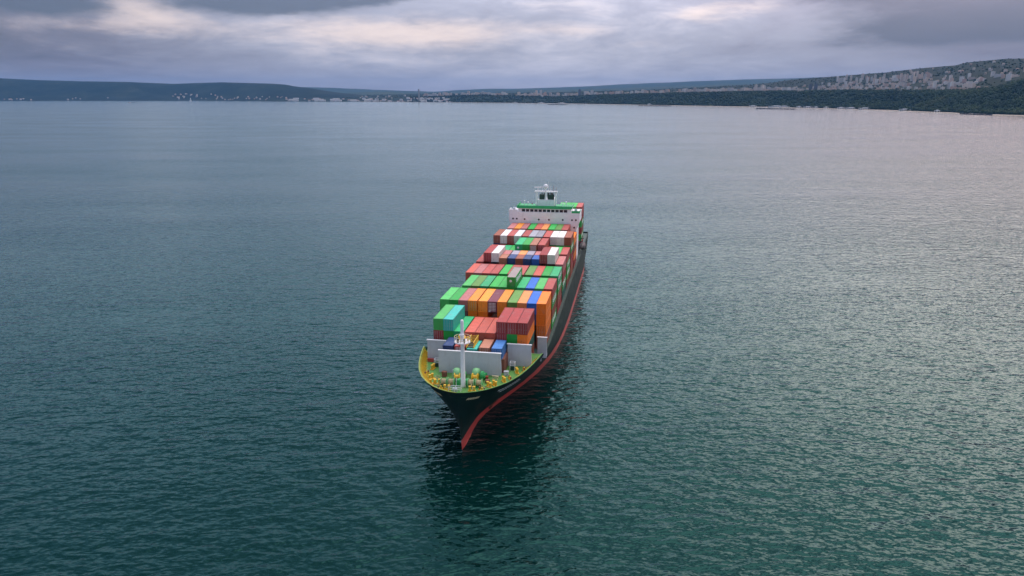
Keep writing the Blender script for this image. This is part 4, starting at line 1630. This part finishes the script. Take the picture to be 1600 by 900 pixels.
def lettering_mesh():
    cu = bpy.data.curves.new('lettering', 'FONT')
    cu.body = 'EVERGREEN'
    cu.size = 1.35
    cu.resolution_u = 1
    cu.offset = 0.035
    cu.align_x = 'CENTER'
    cu.align_y = 'CENTER'
    tmp = bpy.data.objects.new('lettering_tmp', cu)
    col.objects.link(tmp)
    dg = bpy.context.evaluated_depsgraph_get()
    me = bpy.data.meshes.new_from_object(tmp.evaluated_get(dg))
    bpy.data.objects.remove(tmp)
    bpy.data.curves.remove(cu)
    co = np.empty(len(me.vertices) * 3)
    me.vertices.foreach_get('co', co)
    co = co.reshape(-1, 3)
    co[:, 0] *= 8.6 / (co[:, 0].max() - co[:, 0].min())
    co[:, 1] *= 1.35
    new = np.stack([np.full(len(co), 0.0), co[:, 0], co[:, 1]], 1)
    me.vertices.foreach_set('co', new.reshape(-1))
    me.materials.clear()
    me.materials.append(M_LETTER)
    me.update()
    return me


LETTER_ME = lettering_mesh()
ORD = ['first', 'second', 'third', 'fourth', 'fifth', 'sixth', 'seventh', 'eighth', 'ninth', 'tenth', 'eleventh']
n_box = 0


def container(t_left, s_front, z0, code, row, c_ord, tier_word, L=12.19, H=2.9, front=None, letter=False, roof=True, half=None, roof_col=None):
    """front: None, 'wall', 'door', 'reefer' or 'logo' (what the end facing forward looks like)"""
    global n_box
    cname, c = COLORS[code]
    k = 1 + random.uniform(-0.16, 0.14)
    cc = (c[0] * k, c[1] * k, c[2] * k, 1)
    e = empty('shipping_container', ship_to_world(t_left + CW / 2 + .02 + random.uniform(-.02, .02), s_front + L / 2 + random.uniform(-.09, .09), z0), -YAW)
    e.color = cc

    def part(name, key, fn, mats, parent=e):
        o = obj(name, cached(key, fn, mats), parent)
        o.color = cc
        return o
    part('shell', ('shell', L, H), lambda: shell_mesh(L, H), M_SIDE)
    part('frame', ('frame', L, H), lambda: frame_mesh(L, H), M_SIDE)
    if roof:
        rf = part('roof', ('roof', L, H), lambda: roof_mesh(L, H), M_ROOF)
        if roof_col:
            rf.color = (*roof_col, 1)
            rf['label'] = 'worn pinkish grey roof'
    part('rear_wall', ('rear_wall', L, H), lambda: endwall_mesh(L, H, L / 2 - .03), M_SIDE)
    if front == 'door':
        for sgn in (-1, 1):
            d = part('door', ('door', H, sgn), lambda: door_mesh(H, sgn), M_SIDE)
            d.location = (0, -L / 2 + .02, 0)
            for x in (sgn * .3, sgn * .85):
                part('locking_bar', ('locking_bar', H, x), lambda: bars_mesh(H, x), M_BAR, d)
    elif front == 'reefer':
        m = ('reefer', H)
        part('front_wall', ('front_wall', L, H), lambda: endwall_mesh(L, H, -L / 2 + .06), M_SIDE)

        def unit():
            q = MB()
            for i in range(5):
                for j in range(6):
                    q.bx(-.92 + i * .38, -.92 + i * .38 + .24, -.03, .0, .3 + j * (H - .5) / 6, .3 + j * (H - .5) / 6 + .26)
            q.bx(-.95, -.45, -.05, 0, .1, .5)
            return q
        u_ = part('refrigeration_unit', m, unit, M_REEF)
        u_.location = (0, -L / 2 + .02, 0)
    else:
        part('front_wall', ('front_wall', L, H), lambda: endwall_mesh(L, H, -L / 2 + .03), M_SIDE)
        if front == 'logo':
            def star():
                q = MB()
                for i in range(4):
                    q.box((0, 0, 0), (.16, .02, .72), 0, 0, i * math.pi / 4)
                return q
            lg = part('emblem', ('emblem',), star, M_LETTER)
            lg.location = (-.15, -L / 2 - .015, H * .62)
    if letter:
        o = obj('lettering', LETTER_ME, e)
        o.location = (CW / 2 + .004, 0, H * .55)
        if L < 8:
            o.scale = (1, .52, .7)
    where = '%s in %s row from bow' % (('%s from left' % ORD[c_ord]), ORD[row])
    tw = (half + ' ' if half else '') + tier_word
    tag(e, '%s %scontainer, %s, %s' % (cname, 'short ' if L < 8 else '', tw, where), 'container', 'containers in the %s row' % ORD[row])
    n_box += 1
    return e


TIER = ['top tier', 'second tier down', 'third tier down', 'fourth tier down', 'fifth tier down', 'lowest tier']
COL_T = [0, 2.5, 5.0, 7.5, 10.2, 12.7, 15.2, 17.9, 20.4, 22.9, 25.4]
H4 = 2.9
# rows from the bow; each stack lists its tiers from the top down
# stack = (column, number of tiers below its top, codes from the top down, front styles from the top down)
ROWS = {
    1: [(1, 4, 'lRGB', ['wall', 'door', 'wall', 'wall']), (2, 4, 'TG', ['door', 'wall']), (3, 3, 'eG', ['wall', 'wall']), (4, 3, 'SR', ['wall', 'wall']), (5, 3, 'SR', ['wall', 'wall']), (6, 3, 'SR', ['wall', 'wall']),
        (7, 4, 'RR', ['door', 'door']), (8, 4, 'RG', ['door', 'wall']), (9, 4, 'RODB', ['door', 'wall', 'wall', 'wall'])],
    2: [(0, 4, 'lGBR', ['wall'] * 4), (1, 4, 'gG', ['wall'] * 2), (2, 4, 'pM', ['wall', 'door']), (3, 4, 'YO', ['door', 'wall']), (4, 4, 'YO', ['wall'] * 2), (5, 4, 'M', ['reefer']), (6, 4, 'YO', ['wall'] * 2),
        (7, 4, 'oG', ['wall'] * 2), (8, 4, 'AB', ['wall'] * 2), (9, 4, 'UN', ['wall'] * 2), (10, 4, 'OOOB', ['wall', 'wall', 'door', 'wall'])],
    3: [(0, 3, 'GBR', ['wall'] * 3), (1, 4, 'lG', ['wall'] * 2), (2, 4, 'o', ['wall']), (3, 4, 'e', ['wall']), (4, 4, 'g', ['wall']), (5, 4, 'g', ['wall']), (6, 5, 'G', ['logo']),
        (7, 4, 'e', ['wall']), (8, 4, 'U', ['wall']), (9, 4, 'l', ['wall']), (10, 4, 'PGBG', ['wall'] * 4)],
    4: [(0, 4, 'SRBG', ['wall'] * 4), (1, 4, 'pR', ['wall'] * 2), (2, 4, 'P', ['wall']), (3, 4, 'P', ['wall']), (4, 4, 'g', ['wall']), (5, 4, 'P', ['wall']), (6, 4, 'P', ['wall']),
        (7, 4, 'o', ['wall']), (8, 4, 'S', ['wall']), (9, 4, 'G', ['wall']), (10, 4, 'eGBR', ['wall'] * 4)],
    5: [(0, 4, 'PRGB', ['wall'] * 4), (1, 5, 'R', ['door']), (2, 5, 'W', ['wall']), (8, 5, 'R', ['door']), (9, 5, 'w', ['wall']), (10, 4, 'pRGD', ['wall'] * 4)],
    6: [(0, 4, 'SNRB', ['wall'] * 4), (1, 4, 'p', ['wall']), (2, 4, 'e', ['wall']), (3, 4, 'g', ['wall']), (4, 5, 'eG', ['logo', 'wall']), (5, 5, 'gG', ['wall'] * 2), (6, 5, 'CM', ['reefer', 'wall']), (7, 5, 'PM', ['door', 'wall']),
        (8, 4, 'P', ['wall']), (9, 4, 'l', ['wall']), (10, 4, 'PGGB', ['wall'] * 4)],
    7: [(0, 5, 'BNRGB', ['door'] + ['wall'] * 4), (1, 5, 'WR', ['wall', 'wall']), (2, 5, 'PR', ['door', 'wall']), (3, 5, 'W', ['wall']), (4, 5, 'P', ['wall']), (5, 5, 'K', ['wall']), (6, 5, 'K', ['wall']), (7, 5, 'P', ['wall']),
        (8, 5, 'wG', ['reefer', 'wall']), (9, 5, 'wG', ['wall'] * 2), (10, 5, 'BGRRB', ['wall'] * 5)],
    8: [(0, 4, 'RNRB', ['wall'] * 4), (1, 5, 'p', ['wall']), (2, 5, 'Y', ['wall']), (3, 5, 'p', ['wall']), (4, 5, 'g', ['wall']), (5, 5, 'S', ['wall']), (6, 5, 'A', ['wall']), (7, 5, 'g', ['wall']), (8, 5, 'o', ['wall']), (9, 5, 'PR', ['wall'] * 2),
        (10, 4, 'OBOR', ['wall'] * 4)],
    9: [(7, 6, 'l', ['wall']), (8, 6, 'g', ['wall']), (9, 6, 'g', ['wall']), (10, 6, 'PRGRGR', ['wall'] * 6)],
}
LETTERED = {'G', 'e', 'g'}
for row, stacks in ROWS.items():
    cols = sorted(st[0] for st in stacks)
    for c, ntier, codes, fronts in stacks:
        c_ord = (c - 1) if row == 1 else c - 7 if row == 9 else c
        base = HATCH_Z - 0.35 if row == 1 else HATCH_Z
        for i, code in enumerate(codes):
            z0 = base + (ntier - 1 - i) * H4
            side_open = c == 10 or (row == 3 and c == 6)
            if row == 9:
                lab_row = 8
            else:
                lab_row = row
            e_ = container(COL_T[c], BAY_S[row], z0, code, lab_row if row != 9 else 9, c_ord, TIER[min(i, 5)], front=fronts[i], letter=side_open and code in LETTERED, roof_col=(0.30, 0.24, 0.22) if (row == 3 and c == 6) else None)
    if row == 3:   # the stack below the lone box
        container(COL_T[6], BAY_S[3], HATCH_Z + 3 * H4, 'g', 3, 6, TIER[1], front='wall')
# fifth row: pairs of short boxes on the middle stacks, five standard-height tiers
for c, f_code, b_code in ((3, 'C', 'p'), (4, 'N', 'k'), (5, 'B', 'A'), (6, 'N', 'k'), (7, 'U', 'p')):
    z0 = HATCH_Z + 4 * 2.6
    container(COL_T[c], BAY_S[5], z0, f_code, 5, c, TIER[0], L=6.06, H=2.59, front='wall', half='front')
    container(COL_T[c], BAY_S[5] + 6.13, z0, b_code, 5, c, TIER[0], L=6.06, H=2.59, half='rear')
    container(COL_T[c], BAY_S[5], z0 - 2.6, 'R' if c != 5 else 'G', 5, c, TIER[1], L=6.06, H=2.59, front='wall', half='front')
# foremost row of short boxes behind the breakwater
for j, (t, code, fr) in enumerate(((6.5, 'N', 'wall'), (9.3, 'P', 'reefer'), (12.2, 'T', 'logo'), (15.1, 'C', 'door'), (18.0, 'L', 'door'))):
    H_ = 2.59
    e_ = container(t, BAY_S[0], 17.35 if j != 2 else 16.9, code, 0, j, TIER[0], L=6.06, H=H_, front=fr)
# a yellow crane frame lashed down on top of the turquoise box
cf = empty('crane_section', ship_to_world(12.9, BAY_S[0] + 3.1, 16.9 + 2.6), -YAW)
for x in (-.85, .85):
    for z in (.12, 1.35):
        MB().box((x, 0, z), (.16, 5.6, .16)).build('chord', M_YELLOW, cf)
for x in (-.85, .85):
    for k in range(5):
        y0 = -2.7 + k * 1.1
        MB().tube((x, y0, .15), (x, y0 + 1.1, 1.3), .07, n=5).build('brace', M_YELLOW, cf)
for k in range(5):
    y0 = -2.7 + k * 1.1
    MB().tube((-.85, y0, 1.35), (.85, y0 + 1.1, 1.35), .07, n=5).build('brace', M_YELLOW, cf)
    MB().box((0, y0 + .5, .12), (1.6, .3, .14)).build('floor_beam', M_RUST, cf)
tag(cf, 'yellow lattice crane section lashed on the turquoise box behind the foremast', 'crane part')
tm = empty('tank_fitting', ship_to_world(10.6, BAY_S[0] + 2.6, 17.35 + 2.6), -YAW)
m = MB()
m.lathe((0, 0, .62), [(.1, -2.2), (.5, -2.1), (.55, -1.6), (.55, 1.6), (.5, 2.1), (.1, 2.2)], 12, 'Y')
m.build('drum', M_YELLOW, tm, smooth=True)
for y_ in (-1.4, 1.4):
    MB().box((0, y_, .12), (1.1, .25, .24)).build('saddle', M_RUST, tm)
tag(tm, 'yellow cylindrical machine part on a faded red box behind the foremast', 'machine part')

# ------------------------------------------------------------------ haze over the bay
hz = MB().bx(-26500, 26500, -6000, 26500, -2.0, 640.0).build('haze', None)
hz.data.materials.clear()
mh = bpy.data.materials.new("haze_air")
mh.use_nodes = True
mh.node_tree.nodes.clear()
g = NG(mh.node_tree)
o_ = g.n('ShaderNodeOutputMaterial')
pv = g.n('ShaderNodeVolumePrincipled')
pv.inputs['Color'].default_value = (0.17, 0.46, 0.92, 1)
pv.inputs['Density'].default_value = 0.000027
pv.inputs['Anisotropy'].default_value = 0.0
g.put(o_.inputs['Volume'], pv.outputs[0])
hz.data.materials.append(mh)
tag(hz, 'thin blue haze hanging over the whole bay', None, None, 'stuff')
